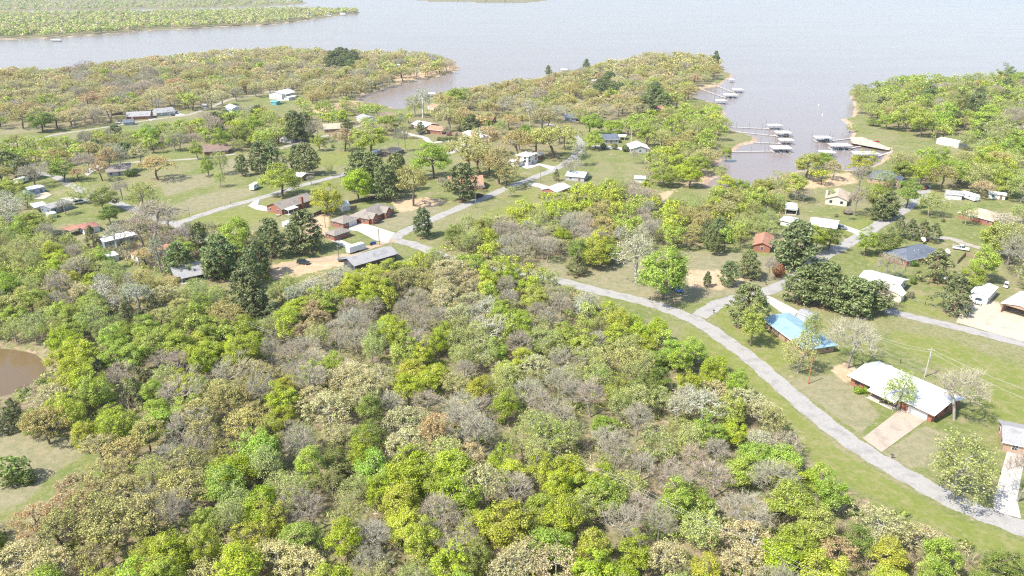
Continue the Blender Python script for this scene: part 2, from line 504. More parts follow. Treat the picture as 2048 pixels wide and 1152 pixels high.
def water_material(name, deep, rough, scale, bstr):
    m, nt, N, L = new_mat(name)
    b = N['Principled BSDF']; b.inputs['Roughness'].default_value = rough; b.inputs['IOR'].default_value = 1.33; b.inputs['Specular IOR Level'].default_value = .29 if name == 'lake_water' else .5
    geo = N.new('ShaderNodeNewGeometry')
    n = N.new('ShaderNodeTexNoise'); n.inputs['Scale'].default_value = .006; n.inputs['Detail'].default_value = 5
    mp = N.new('ShaderNodeMapping'); mp.inputs['Scale'].default_value = (1, 2.6, 1); mp.inputs['Rotation'].default_value = (0, 0, .35)
    L.new(geo.outputs['Position'], mp.inputs[0]); L.new(mp.outputs[0], n.inputs['Vector'])
    mx = N.new('ShaderNodeMix'); mx.data_type = 'RGBA'
    mx.inputs['A'].default_value = (*[c * .93 for c in deep], 1); mx.inputs['B'].default_value = (*[c * 1.07 for c in deep], 1)
    L.new(n.outputs['Fac'], mx.inputs['Factor']); L.new(mx.outputs['Result'], b.inputs['Base Color'])
    w = N.new('ShaderNodeTexNoise'); w.inputs['Scale'].default_value = scale; w.inputs['Detail'].default_value = 4
    mp2 = N.new('ShaderNodeMapping'); mp2.inputs['Scale'].default_value = (1, 2.2, 1); mp2.inputs['Rotation'].default_value = (0, 0, .3)
    L.new(geo.outputs['Position'], mp2.inputs[0]); L.new(mp2.outputs[0], w.inputs['Vector'])
    st = N.new('ShaderNodeTexNoise'); st.inputs['Scale'].default_value = .004; st.inputs['Detail'].default_value = 6
    mp3 = N.new('ShaderNodeMapping'); mp3.inputs['Scale'].default_value = (1, 5, 1); mp3.inputs['Rotation'].default_value = (0, 0, .25)
    L.new(geo.outputs['Position'], mp3.inputs[0]); L.new(mp3.outputs[0], st.inputs['Vector'])
    rr = N.new('ShaderNodeMapRange'); rr.inputs[1].default_value, rr.inputs[2].default_value = .35, .65
    rr.inputs[3].default_value, rr.inputs[4].default_value = rough * .93, rough * 1.08
    L.new(st.outputs['Fac'], rr.inputs[0]); L.new(rr.outputs[0], b.inputs['Roughness'])
    bp = N.new('ShaderNodeBump'); bp.inputs['Strength'].default_value = bstr; bp.inputs['Distance'].default_value = .3
    L.new(w.outputs['Fac'], bp.inputs['Height']); L.new(bp.outputs['Normal'], b.inputs['Normal'])
    return m

mb = MB(); mb.face((-26000, 150, WATER_Z), (26000, 150, WATER_Z), (26000, 29000, WATER_Z), (-26000, 29000, WATER_Z))
tag(mb.build('lake', water_material('lake_water', (.235, .185, .16), .2, .35, .5), fix=False), kind='structure')
c = world_poly(POND, POND_Z).mean(0)
mb = MB(); mb.face(*[(c[0] + (p[0]-c[0]) * 1.12, c[1] + (p[1]-c[1]) * 1.12, POND_Z) for p in world_poly(POND, POND_Z)])
o = mb.build('pond', water_material('pond_water', (.155, .105, .052), .06, .5, .12), fix=False)
if o.data.polygons[0].normal.z < 0: o.data.flip_normals()
tag(o, kind='structure')

# ================================================================ buildings
WALLC = dict(brick=(.36,.15,.10), tan_brick=(.44,.30,.21), white=(.66,.65,.62), cream=(.62,.57,.47), grey=(.42,.42,.41), blue=(.30,.40,.52), teal=(.12,.36,.42),
             brown=(.22,.15,.11), dark=(.10,.10,.11), steel=(.45,.49,.52), green=(.42,.46,.38), orange=(.48,.22,.10), slate=(.25,.29,.34))
ROOFC = dict(taupe=(.30,.26,.22), grey=(.36,.35,.34), dark=(.14,.14,.15), slate=(.15,.17,.205), white=(.72,.71,.68), offwhite=(.70,.67,.60), tan=(.50,.41,.30), red=(.36,.17,.13),
             rust=(.42,.22,.15), blue=(.27,.41,.47), brown=(.27,.19,.15), teal=(.12,.42,.46), pale=(.56,.57,.56), silver=(.60,.62,.63), clay=(.46,.26,.17))

def wall_mat(k):
    if 'brick' in k: return surf('brick_wall_' + k, WALLC[k], .9, .25, 3.0, stripes=('Z', 2.2), bump=.4)
    return surf('siding_' + k, WALLC[k], .75, .07, .8, stripes=('Z', .9), bump=.35)
def roof_mat(k):
    if k in ('white', 'blue', 'teal', 'silver', 'offwhite', 'pale'):
        return surf('metal_roof_' + k, ROOFC[k], .5, .05, .5, stripes=('X', .55), bump=.25, spec=.4, stain=tuple(c * .8 for c in ROOFC[k]))
    return surf('shingle_roof_' + k, ROOFC[k], .95, .32, 2.2, stripes=('Y', .9), bump=.3, spec=.1, stain=tuple(c * .7 for c in ROOFC[k]))
def glass(): 
    k = ('glass',)
    if k not in _mats:
        m, nt, N, L = new_mat('window_glass'); b = N['Principled BSDF']
        b.inputs['Base Color'].default_value = (.03, .04, .05, 1); b.inputs['Roughness'].default_value = .08
        _mats[k] = m
    return _mats[k]
def trim(): return surf('white_trim', (.72, .71, .68), .6, .05)
def dark_trim(): return surf('brown_trim', (.12, .09, .07), .7, .08)

HDIM = []
FOOT = []    # footprints as world polygons
def house(label, A, B, Cn, h=2.7, pitch=.36, roof='gable', wall='brick', rc='taupe', name='house', cat='house', ov=.5, windows=True,
          door=True, garage=None, chimney=None, opening=None, vents=0, face=0, trimc='white', group=None, porch=None, z0=0.0):
    p0, p1 = G(*A, h), G(*B, h)
    u = Vector((p1.x - p0.x, p1.y - p0.y, 0)); L = u.length; u.normalize()
    n = Vector((-u.y, u.x, 0))
    if isinstance(Cn, (int, float)): D = float(Cn)
    else: D = abs((G(*Cn, h) - p0).dot(n))
    D = max(min(D, 15, 2.2 * L) if roof == 'front' else min(D, 13, max(1.1 * L, 7)), 2.2)
    HDIM.append((label, round(L,1), round(D,1)))
    org = Vector((p0.x, p0.y, z0))
    FOOT.append(np.array([(q.x, q.y) for q in (org, org + u * L, org + u * L + n * D, org + n * D)]))
    if roof == 'front':                      # ridge runs away from the viewer
        org = org + u * L; u, n, L, D = n, -u, D, L; rf = 'gable'
    else: rf = roof
    near = org.y < 520
    root = empty(name, org, math.atan2(u.y, u.x))
    tag(root, label, cat, group)
    wm, rm = wall_mat(wall), roof_mat(rc)
    tm = trim() if trimc == 'white' else dark_trim()
    zr = h + D / 2 * pitch
    # ---- walls
    mb = MB()
    front_open = opening == 'front'
    if opening == 'posts':
        xs = [0, L] if L < 7 else [0, L / 2, L]
        for x in xs:
            for y in (0, D):
                MB().box(x - .09, x + .09, y - .09, y + .09, 0, h).build('post', tm, root)
    else:
        t = .18
        gx = []
        def gable(x):
            if rf == 'gable': mb.prism([(0, 0), (D, 0), (D, h), (D / 2, zr - .06), (0, h)], x, x + t, 'x')
            elif rf == 'shed': mb.prism([(0, 0), (D, 0), (D, h + D * pitch), (0, h)], x, x + t, 'x')
            else: mb.box(x, x + t, 0, D, 0, h)
        openx = front_open and roof == 'front'
        openy = front_open and roof != 'front'
        if openx: mb.prism([(0, h - .35), (D, h - .35), (D, h), (D / 2, zr - .06), (0, h)], 0, t, 'x')
        else: gable(0)
        gable(L - t)
        if openy:
            mb.box(t, L - t, 0, t, h - .3, h)
            for x in np.linspace(t, L - t, max(2, int(L / 4)) + 1)[1:-1]: mb.box(x - .1, x + .1, 0, t, 0, h - .3)
        else: mb.box(t, L - t, 0, t, 0, h)
        mb.box(t, L - t, D - t, D, 0, h + (D * pitch if rf == 'shed' else 0))
        w = mb.build('wall', wm, root)
        MB().box(t, L - t, t, D - t, -.02, .08).build('floor_slab', pave_mat('concrete'), root)
    # ---- roof
    o, th = ov, .16
    ze = h - o * pitch + .1
    mb = MB()
    if rf == 'gable':
        a, b = -o, L + o
        pr = [(-o, ze), (D / 2, zr + .1), (D + o, ze)]
        lo = [(y, z - th) for y, z in pr]
        for k in (0, 1):
            mb.face((a, *pr[k]), (b, *pr[k]), (b, *pr[k+1]), (a, *pr[k+1]))
            mb.face((a, *lo[k]), (b, *lo[k]), (b, *lo[k+1]), (a, *lo[k+1]))
            for x in (a, b): mb.face((x, *pr[k]), (x, *pr[k+1]), (x, *lo[k+1]), (x, *lo[k]))
        for k in (0, 2): mb.face((a, *pr[k]), (b, *pr[k]), (b, *lo[k]), (a, *lo[k]))
    elif rf == 'hip':
        inset = min(D / 2 + o, (L + 2 * o) / 2 - .01)
        r0, r1 = (-o + inset, D / 2, ze + (D / 2 + o) * pitch), (L + o - inset, D / 2, ze + (D / 2 + o) * pitch)
        c = [(-o, -o, ze), (L + o, -o, ze), (L + o, D + o, ze), (-o, D + o, ze)]
        mb.face(c[0], c[1], r1, r0); mb.face(c[2], c[3], r0, r1); mb.face(c[1], c[2], r1); mb.face(c[3], c[0], r0)
        lo = [(x, y, z - th) for x, y, z in c]
        for k in range(4): mb.face(c[k], c[(k+1) % 4], lo[(k+1) % 4], lo[k])
        mb.face(*lo)
        zr = r0[2]
    else:                                    # single slope rising away from the viewer
        z1 = h + D * pitch + .1
        mb.prism([(-o, ze), (D + o, z1 + o * pitch), (D + o, z1 + o * pitch - th), (-o, ze - th)], -o, L + o, 'x')
    r = mb.build('roof', rm, root)
    MB().box(-o, L + o, -o - .04, -o - .003, ze - th - .08, ze - .02).build('fascia', tm, r)
    if rf != 'shed' and near: MB().box(-o, L + o, D + o + .003, D + o + .04, ze - th - .08, ze - .02).build('fascia', tm, r)
    if rf == 'gable' and near:
        MB().prism([(D/2 - .22, zr + .03), (D/2, zr + .14), (D/2 + .22, zr + .03)], -o, L + o, 'x').build('ridge_cap', rm, r)
    if chimney:
        cx, cyy = chimney[0] * L, chimney[1] * D
        zb = .2 if chimney[1] < 0 else h
        MB().box(cx - .55, cx + .55, cyy - .4, cyy + .4, zb, zr + .7).box(cx - .62, cx + .62, cyy - .47, cyy + .47, zr + .7, zr + .85).build('chimney', wall_mat('brick' if 'brick' in wall or wall == 'white' else wall), r)
    rs = random.Random(int(org.x * 7 + org.y))
    if rf in ('gable', 'hip') and near:
        for k in range(vents):
            x = L * rs.uniform(.25, .75); y = D * rs.choice([.3, .36])
            zz = ze + (y + o) * pitch
            MB().tube([(x, y, zz - .1), (x, y, zz + .45)], .09, 8).build('vent_pipe', surf('vent_metal', (.6, .6, .58), .4), r)
    # ---- windows, doors
    if windows and opening != 'posts':
        frame_cache, pane_cache = {}, {}
        def place(x, y, ax, wdt, hgt, z, nm='window', pane=True):
            # ax: 0 front (faces -y), 1 right end, 2 back, 3 left end
            key = (round(wdt, 2), round(hgt, 2), nm)
            if key not in frame_cache:
                frame_cache[key] = MB().box(-wdt/2, wdt/2, -.07, -.004, 0, hgt).v and MB().box(-wdt/2, wdt/2, -.07, -.004, 0, hgt)
                me = bpy.data.meshes.new(nm); q = frame_cache[key]; me.from_pydata(q.v, [], q.f); me.materials.append(tm if nm != 'door' else surf('door_paint', (.25,.13,.09), .5))
                q2 = MB(); g = .09
                for (a0, a1) in ((-wdt/2 + g, -.03), (.03, wdt/2 - g)):
                    for (b0, b1) in ((g, hgt/2 - .03), (hgt/2 + .03, hgt - g)): q2.box(a0, a1, -.1, -.072, b0, b1)
                m2 = bpy.data.meshes.new('pane'); m2.from_pydata(q2.v, [], q2.f); m2.materials.append(glass())
                frame_cache[key] = me; pane_cache[key] = m2
            f = link(nm, frame_cache[key], None, root); f.location = (x, y, z); f.rotation_euler = (0, 0, (0, math.pi/2, math.pi, -math.pi/2)[ax])
            if pane and near: link('pane', pane_cache[key], None, f)
            return f
        wh = min(1.3, h * .5); wz = h * .33
        sides = [(0, L, lambda s: (s, 0)), (1, D, lambda s: (L, s)), (3, D, lambda s: (0, s))]
        for ax, ln, at in sides:
            if front_open and ((ax == 0 and roof != 'front') or (ax == 3 and roof == 'front')): continue
            cnt = max(1, int(ln / (3.4 if near else 6)))
            gar = garage is not None and ax == garage[0]
            for k in range(cnt):
                s = ln * (k + .5) / cnt
                if gar and abs(s - garage[1] * ln) < 3.2: continue
                x, y = at(s)
                if door and ax == face and k == cnt // 2 and cnt > 1:
                    place(x, y, ax, 1.0, min(2.1, h - .3), .05, 'door', False)
                else:
                    place(x, y, ax, 1.25, wh, wz)
                    if h > 4.4: place(x, y, ax, 1.25, wh, h - 1.9)
            if gar:
                x, y = at(garage[1] * ln)
                gw, gh = min(4.8, ln * .8), min(2.2, h - .3)
                g = MB()
                for q in range(4): g.box(-gw/2, gw/2, -.09 + .0, -.004, q * gh / 4 + .02, (q + 1) * gh / 4 - .02)
                go = g.build('garage_door', surf('garage_door_paint', (.70, .69, .66), .5), root)
                go.location = (x, y, 0.02); go.rotation_euler = (0, 0, (0, math.pi/2, math.pi, -math.pi/2)[ax])
    if porch:                                # (x0, x1 as shares of L, depth, colour)
        x0, x1, d, pc = porch
        x0, x1 = x0 * L, x1 * L
        MB().prism([(-o - .1, h - .15), (-o - .1, h - .02), (-d, h - .42), (-d, h - .55)], x0, x1, 'x').build('porch_roof', roof_mat(pc), root)
        for x in np.linspace(x0 + .2, x1 - .2, 3): MB().box(x - .07, x + .07, -d + .15, -d + .29, 0, h - .5).build('porch_post', tm, root)
        MB().box(x0, x1, -d, -.02, 0, .12).build('porch_floor', pave_mat('concrete'), root)
    return root

def gable_wing(root, x, w, d, h, pitch, wall, rc, tm=None):
    """a small gabled projection on the front of a house (parts of that house)"""
    zr = h + w / 2 * pitch
    MB().prism([(x, 0), (x + w, 0), (x + w, h), (x + w/2, zr - .05), (x, h)], -d, -.003, 'y').build('wing_wall', wall_mat(wall), root)
    mb = MB(); o = .35; ze = h - o * pitch + .1
    pr = [(x - o, ze), (x + w/2, zr + .1), (x + w + o, ze)]
    back = w / 2 + .8
    for k in (0, 1):
        a, b = pr[k], pr[k+1]
        ya, yb = (back - .8 if k else .3), (back if not k else .3)
        for dz in (0, -.14):
            mb.face((a[0], -d - o, a[1] + dz), (b[0], -d - o, b[1] + dz), (b[0], (back if b is pr[1] else .3), b[1] + dz), (a[0], (back if a is pr[1] else .3), a[1] + dz))
        mb.face((a[0], -d - o, a[1]), (b[0], -d - o, b[1]), (b[0], -d - o, b[1] - .14), (a[0], -d - o, a[1] - .14))
    mb.build('wing_roof', roof_mat(rc), root)
    f = MB().box(x + w/2 - .7, x + w/2 + .7, -d - .07, -d - .004, .9, 2.3).build('window', trim(), root)
    MB().box(x + w/2 - .6, x + w/2 + .6, -d - .1, -d - .072, 1.0, 2.2).build('pane', glass(), f)

# ---- right foreground
ranch = house('long white-roofed brick ranch house beside the tan driveway', (1704,752), (1866,827), (1756,722), h=2.6, pitch=.2, wall='brick', rc='white', ov=.8, garage=(0,.84), vents=2, trimc='dark', porch=(.28,.62,2.6,'white'))
house('grey-roofed house cut by the right picture edge above the white driveway', (2010,882), (2102,902), (2005,842), h=2.7, pitch=.3, wall='tan_brick', rc='grey', vents=1)
house('long low house with bright blue metal roof beside the road junction', (1524,634), (1612,697), (1660,682), h=2.5, pitch=.22, roof='hip', wall='tan_brick', rc='blue', ov=.7)
house('small grey metal shed behind the blue-roofed house', (1594,624), (1621,635), (1648,633), h=2.5, pitch=.16, wall='steel', rc='grey', name='shed', cat='shed', ov=.15, windows=False)
w = house('white-roofed house behind the dark pines above the blue roof', (1716,561), (1788,580), (1803,545), h=2.7, pitch=.26, wall='cream', rc='white', ov=.7, vents=1)
gable_wing(w, 9.5, 6, 3.2, 2.7, .26, 'cream', 'white')
w = house('house with slate-blue hipped roof and white garage door behind the cedar', (1814,520), (1888,505), 10.5, h=2.8, pitch=.42, roof='hip', wall='brick', rc='slate', garage=(0,.2), vents=2)
house('white metal garage with a pickup parked at its door', (1941,585), (1977,594), (1987,571), h=3.0, pitch=.22, roof='front', wall='white', rc='white', name='garage', cat='garage', ov=.25, windows=False)
house('open-fronted white carport hall at the right picture edge', (2005,606), (2072,626), (2096,596), h=3.4, pitch=.2, roof='front', wall='tan_brick', rc='white', name='carport', cat='carport', ov=.4, opening='front', windows=False)
house('tan-roofed house with gable front facing camera on the lawn by the cove', (1652,396), (1695,401), (1693,382), h=3.0, pitch=.36, roof='front', wall='cream', rc='tan', trimc='dark', chimney=(.3,1.02))
house('white carport with open dark front on the lawn', (1572,418), (1594,420), (1602,405), h=2.6, pitch=.2, roof='front', wall='white', rc='white', name='carport', cat='carport', opening='front', windows=False, ov=.2)
house('silver-roofed shed below the open white carport', (1562,439), (1582,444), (1595,433), h=2.4, pitch=.2, wall='white', rc='silver', name='shed', cat='shed', windows=False)
house('low white-roofed house with a grey SUV on its driveway', (1620,449), (1672,456), (1654,438), h=2.5, pitch=.2, wall='white', rc='white')
house('house with brown-red roof and brick gable beside the tall round pine', (1508,489), (1541,493), (1567,464), h=2.7, pitch=.4, roof='front', wall='brick', rc='rust', vents=1)
w = house('large slate-roofed house at the head of the cove', (1736,353), (1800,362), (1792,332), h=3.2, pitch=.45, roof='hip', wall='tan_brick', rc='slate')
gable_wing(w, 11, 5.5, 2.5, 3.2, .6, 'tan_brick', 'slate')
house('grey-roofed garage with white door near the end of the side road', (1894,387), (1925,390), (1933,376), h=2.7, pitch=.25, wall='white', rc='grey', name='garage', cat='garage', garage=(0,.5), door=False)
house('wide tan-roofed house behind thin trees at the right', (1919,424), (1986,441), 12, h=2.7, pitch=.36, roof='hip', wall='brick', rc='tan', vents=2)
house('long white mobile home among the trees at the right', (1979,386), (2012,390), 5, h=2.6, pitch=.15, wall='white', rc='pale', name='mobile_home', cat='mobile home')
house('long white metal building on the lawn behind the boat ramp', (1874,278), (1918,287), 9, h=3.0, pitch=.18, wall='white', rc='white', name='metal_building', cat='building', windows=False, ov=.2)
house('house with pale teal roof among trees on the right headland', (1845,166), (1871,166), 9, h=2.8, pitch=.25, wall='white', rc='pale')
house('house with faded red roof on the right headland', (1991,186), (2018,188), 9, h=2.8, pitch=.36, wall='white', rc='red')
house('small white house under trees on the right headland', (1904,231), (1920,231), 7, h=2.6, pitch=.25, wall='white', rc='white')
house('dark-roofed house at the right edge of the headland', (2024,176), (2046,176), 9, h=2.8, pitch=.4, wall='slate', rc='dark')
# ---- middle
house('house with blue-grey gable roof beside the middle road', (1207,279), (1238,278), (1233,262), h=2.8, pitch=.4, wall='grey', rc='slate')
house('white carport right of the blue-grey gable house', (1236,272), (1250,273), 6, h=2.5, pitch=.12, wall='white', rc='white', name='carport', cat='carport', opening='posts')
house('tan-roofed house with wide gable and clipped round bushes in front', (1262,298), (1299,298), (1266,284), h=2.7, pitch=.32, roof='front', wall='grey', rc='offwhite')
h2 = house('two-storey white house with pale roof beside the middle road', (1056,313), (1075,306), (1034,309), h=5.4, pitch=.2, roof='hip', wall='white', rc='offwhite', trimc='dark')
house('low pale-roofed garage wing left of the two-storey white house', (1036,325), (1054,318), (1016,321), h=2.7, pitch=.18, roof='hip', wall='white', rc='offwhite', name='garage', cat='garage', garage=(0,.5), door=False)
house('low brick annex with chimney right of the two-storey white house', (1077,311), (1087,307), (1070,305), h=2.7, pitch=.25, wall='brick', rc='offwhite', chimney=(.5,.9))
w = house('white house with white metal roof above the curved hedge', (926,265), (958,278), (968,269), h=2.7, pitch=.26, wall='white', rc='white', chimney=(.35,.5))
house('small shed with rounded teal roof behind the white hedge house', (951,264), (957,267), 4, h=2.4, pitch=.5, wall='brown', rc='teal', name='shed', cat='shed', windows=False)
house('white-roofed house left of the curved hedge', (822,248), (850,254), (850,237), h=2.7, pitch=.25, wall='tan_brick', rc='white')
house('clay-roofed house behind the curved hedge', (854,258), (884,261), 10, h=2.7, pitch=.36, wall='brick', rc='clay')
house('clay-roofed house behind the dark pines of the middle lawn', (940,238), (985,240), 10, h=2.7, pitch=.36, wall='brick', rc='clay')
house('red-tan roofed house by the cove under the white sycamore', (856,212), (874,216), 9, h=2.7, pitch=.36, wall='white', rc='clay')
house('white garage with grey roof near the little beach', (713,233), (728,239), (742,232), h=3.0, pitch=.3, wall='white', rc='grey', name='garage', cat='garage', garage=(1,.5), door=False)
house('brown-roofed house right of the white garage near the beach', (757,233), (790,236), (797,222), h=2.8, pitch=.36, wall='white', rc='brown')
house('white gabled house with taupe roof behind the dark pine', (582,277), (597,272), (569,268), h=3.0, pitch=.6, wall='white', rc='taupe')
house('tan-roofed house right of the dark spreading pine', (648,258), (686,256), (672,244), h=2.7, pitch=.36, wall='tan_brick', rc='tan')
house('two-storey white house with pale green roof in the left meadow', (563,188), (588,182), (550,182), h=5.0, pitch=.28, wall='white', rc='silver', porch=(.1,.9,3,'white'))
house('white shed right of the two-storey meadow house', (577,195), (592,192), 5, h=2.6, pitch=.2, wall='white', rc='white', name='shed', cat='shed', windows=False)
house('teal shed in front of the two-storey meadow house', (541,203), (552,204), 5, h=2.6, pitch=.2, wall='teal', rc='teal', name='shed', cat='shed', windows=False)
house('white canopy beside the teal meadow shed', (556,202), (568,201), 4, h=2.4, pitch=.2, wall='white', rc='silver', name='carport', cat='carport', opening='posts')
house('white barn with teal gable end beside the bay road', (451,213), (464,218), (478,214), h=3.4, pitch=.45, wall='blue', rc='white', name='barn', cat='barn')
house('grey-roofed house with red porch along the bay road', (252,233), (299,231), (292,222), h=2.7, pitch=.36, wall='brick', rc='grey')
house('dark blue-roofed shed in front of the bay road houses', (246,244), (266,243), 6, h=2.6, pitch=.4, wall='slate', rc='slate', name='shed', cat='shed', windows=False)
house('grey-roofed house with white garage further along the bay road', (313,226), (350,222), (355,214), h=2.7, pitch=.36, wall='grey', rc='grey', garage=(0,.8))
house('tiny grey shed alone in the meadow by the bay road', (403,210), (412,210), 4, h=2.4, pitch=.3, wall='grey', rc='grey', name='shed', cat='shed', windows=False)
# ---- left
house('blue mobile home with white roof at the far left', (58,380), (88,373), (82,368), h=2.8, pitch=.12, wall='blue', rc='silver', name='mobile_home', cat='mobile home', ov=.2)
house('long grey mobile home behind a bare tree', (101,417), (144,405), (140,396), h=2.8, pitch=.15, wall='slate', rc='grey', name='mobile_home', cat='mobile home', ov=.25)
house('dark carport left of the long grey mobile home', (70,415), (92,411), 6, h=2.6, pitch=.08, wall='teal', rc='pale', name='carport', cat='carport', opening='posts', roof='shed')
house('little white shed below the long grey mobile home', (98,429), (112,426), 4, h=2.1, pitch=.2, wall='white', rc='white', name='shed', cat='shed', windows=False, ov=.15)
house('white house with dull red hipped roof at the left', (167,457), (198,450), (140,435), h=2.8, pitch=.3, roof='hip', wall='white', rc='red', vents=2)
house('rust-red porch carport beside the dull red hipped roof', (140,461), (160,455), 5, h=2.5, pitch=.05, wall='white', rc='rust', name='carport', cat='carport', opening='posts', roof='shed')
house('white mobile home with bright white roof behind bare branches', (208,484), (272,469), (262,461), h=2.9, pitch=.14, wall='slate', rc='white', name='mobile_home', cat='mobile home', ov=.25)
house('small grey-roofed shed below the bright white mobile home', (208,517), (236,509), (228,502), h=2.3, pitch=.25, wall='white', rc='pale', name='shed', cat='shed', windows=False, ov=.2)
house('long rust-stained mobile home among the scrub', (275,514), (347,495), (338,487), h=2.7, pitch=.12, wall='white', rc='rust', name='mobile_home', cat='mobile home', ov=.2)
house('dark-fronted grey-roofed house beneath the left pines', (352,553), (424,538), (411,520), h=2.8, pitch=.3, wall='dark', rc='grey', porch=(.1,.9,2.2,'grey'))
house('grey-roofed house behind orange trees on the left', (213,344), (262,339), (265,328), h=2.8, pitch=.36, wall='grey', rc='taupe')
house('brown-roofed long house behind the left green lawn', (408,303), (456,299), (450,290), h=2.7, pitch=.36, wall='brick', rc='brown')
# ---- centre
lh = house('long brick house with taupe roof and brick chimney', (563,418), (628,397), (541,409), h=2.8, pitch=.4, wall='brick', rc='taupe', vents=2, porch=(.05,.36,3.2,'white'), chimney=(.6,-.05))
bh = house('brick house with twin front gables beside the pale concrete drive', (737,437), (787,414), (709,427), h=2.9, pitch=.5, roof='hip', wall='brick', rc='taupe', vents=2)
gable_wing(bh, 1.0, 4.0, 1.6, 2.9, .9, 'brick', 'taupe'); gable_wing(bh, 10.5, 4.4, 1.8, 2.9, .9, 'brick', 'taupe')
house('brick garage with pyramid roof left of the twin-gable house', (686,446), (714,436), (661,440), h=2.7, pitch=.42, roof='hip', wall='brick', rc='taupe', name='garage', cat='garage', garage=(0,.68), door=False)
house('brick cottage with hipped roof and white windows by the concrete drive', (668,470), (699,460), (649,465), h=2.7, pitch=.42, roof='hip', wall='brick', rc='taupe', door=False)
house('long grey-roofed building at the edge of the central wood', (710,529), (791,506), (683,518), h=2.9, pitch=.34, wall='dark', rc='grey', ov=.9, vents=1, trimc='dark')
house('small white barn-roofed shed behind the brick garage', (686,413), (700,410), 4.5, h=2.5, pitch=.7, wall='white', rc='white', name='shed', cat='shed', ov=.15, windows=False)
house('small white shed beside the big round pine', (573,447), (587,443), 3.5, h=2.1, pitch=.3, wall='white', rc='pale', name='shed', cat='shed', ov=.15, windows=False)
house('tan-roofed cottage on the green lawn in the middle', (784,305), (808,297), (775,298), h=2.6, pitch=.3, roof='hip', wall='brown', rc='tan')
house('house with clay roof and brick gable behind the roadside pine', (898,371), (966,369), (962,352), h=2.7, pitch=.5, wall='brick', rc='clay')
house('white-roofed shed behind the big green maple', (587,351), (603,353), (598,341), h=2.6, pitch=.25, wall='brown', rc='white', name='shed', cat='shed', windows=False)
house('pale-roofed house beside the grey bare tree on the road', (1132,351), (1168,354), (1184,343), h=2.6, pitch=.25, wall='grey', rc='silver')
house('pale grey-roofed brick house below the middle road', (1112,384), (1140,373), (1089,377), h=2.7, pitch=.3, wall='brick', rc='pale')
house('white shed roof showing among bare trees near the cove', (1270,356), (1290,357), 5, h=2.5, pitch=.2, wall='white', rc='white', name='shed', cat='shed', windows=False)
# ---- middle headland
w = house('large white house with dark grey roof on the middle headland', (1209,153), (1252,152), 14, h=3.2, pitch=.36, roof='hip', wall='white', rc='dark')
house('dark A-frame cabin left of the large white headland house', (1187,149), (1197,149), 9, h=1.2, pitch=1.4, roof='front', wall='dark', rc='brown', name='cabin', cat='cabin')
house('orange brick house with red-brown roof on the middle headland', (1310,218), (1329,217), 10, h=3.0, pitch=.36, wall='orange', rc='red', chimney=(.15,.4))
house('dark slate-roofed house among the headland oaks', (1130,235), (1152,235), (1146,222), h=2.8, pitch=.5, wall='slate', rc='slate')
house('small blue-roofed house at the shaded shore of the headland', (1058,171), (1074,172), 8, h=2.8, pitch=.36, wall='white', rc='slate')
house('pale house half hidden left on the headland top', (1240,129), (1256,129), 8, h=2.8, pitch=.3, wall='cream', rc='clay')
house('white cottage with dark roof at the headland top', (1301,131), (1313,131), 7, h=2.8, pitch=.36, wall='white', rc='dark')
house('tan house right of the headland ridge drive', (1306,154), (1326,153), 9, h=2.8, pitch=.3, wall='cream', rc='tan')
house('grey house near the headland docks', (1352,162), (1374,160), 8, h=2.8, pitch=.36, wall='grey', rc='grey')
# ---- left headland
house('house with red-brown roof and dark porch at the left headland tip', (859,136), (875,135), 9, h=3.2, pitch=.4, wall='dark', rc='clay')
house('white wing beside the red-brown roofed tip house', (840,139), (856,138), 7, h=2.8, pitch=.25, wall='white', rc='brown')
house('grey house among trees above the little beach', (730,161), (742,161), 8, h=3.0, pitch=.4, wall='grey', rc='grey')
house('slate house right of the grey house above the beach', (744,163), (755,163), 7, h=3.0, pitch=.5, wall='slate', rc='dark')
house('white building behind the oaks of the left headland', (783,131), (800,130), 8, h=3.0, pitch=.2, wall='white', rc='white')
# ---- far shore
for lab, a, b in (('white house at the far left shore', (26,42), (36,42)), ('long white building on the far left shore', (54,47), (72,47)),
                  ('pale house in the gap of the far shore wood', (296,48), (304,48)), ('white house at the far point', (601,31), (613,31)),
                  ('small white house further out on the far point', (617,30), (623,30)), ('white house near the tip of the far point', (648,29), (662,29)),
                  ('last white house at the tip of the far point', (680,27), (690,27))):
    house(lab, a, b, 10, h=4, pitch=.3, wall='white', rc='pale', windows=True)

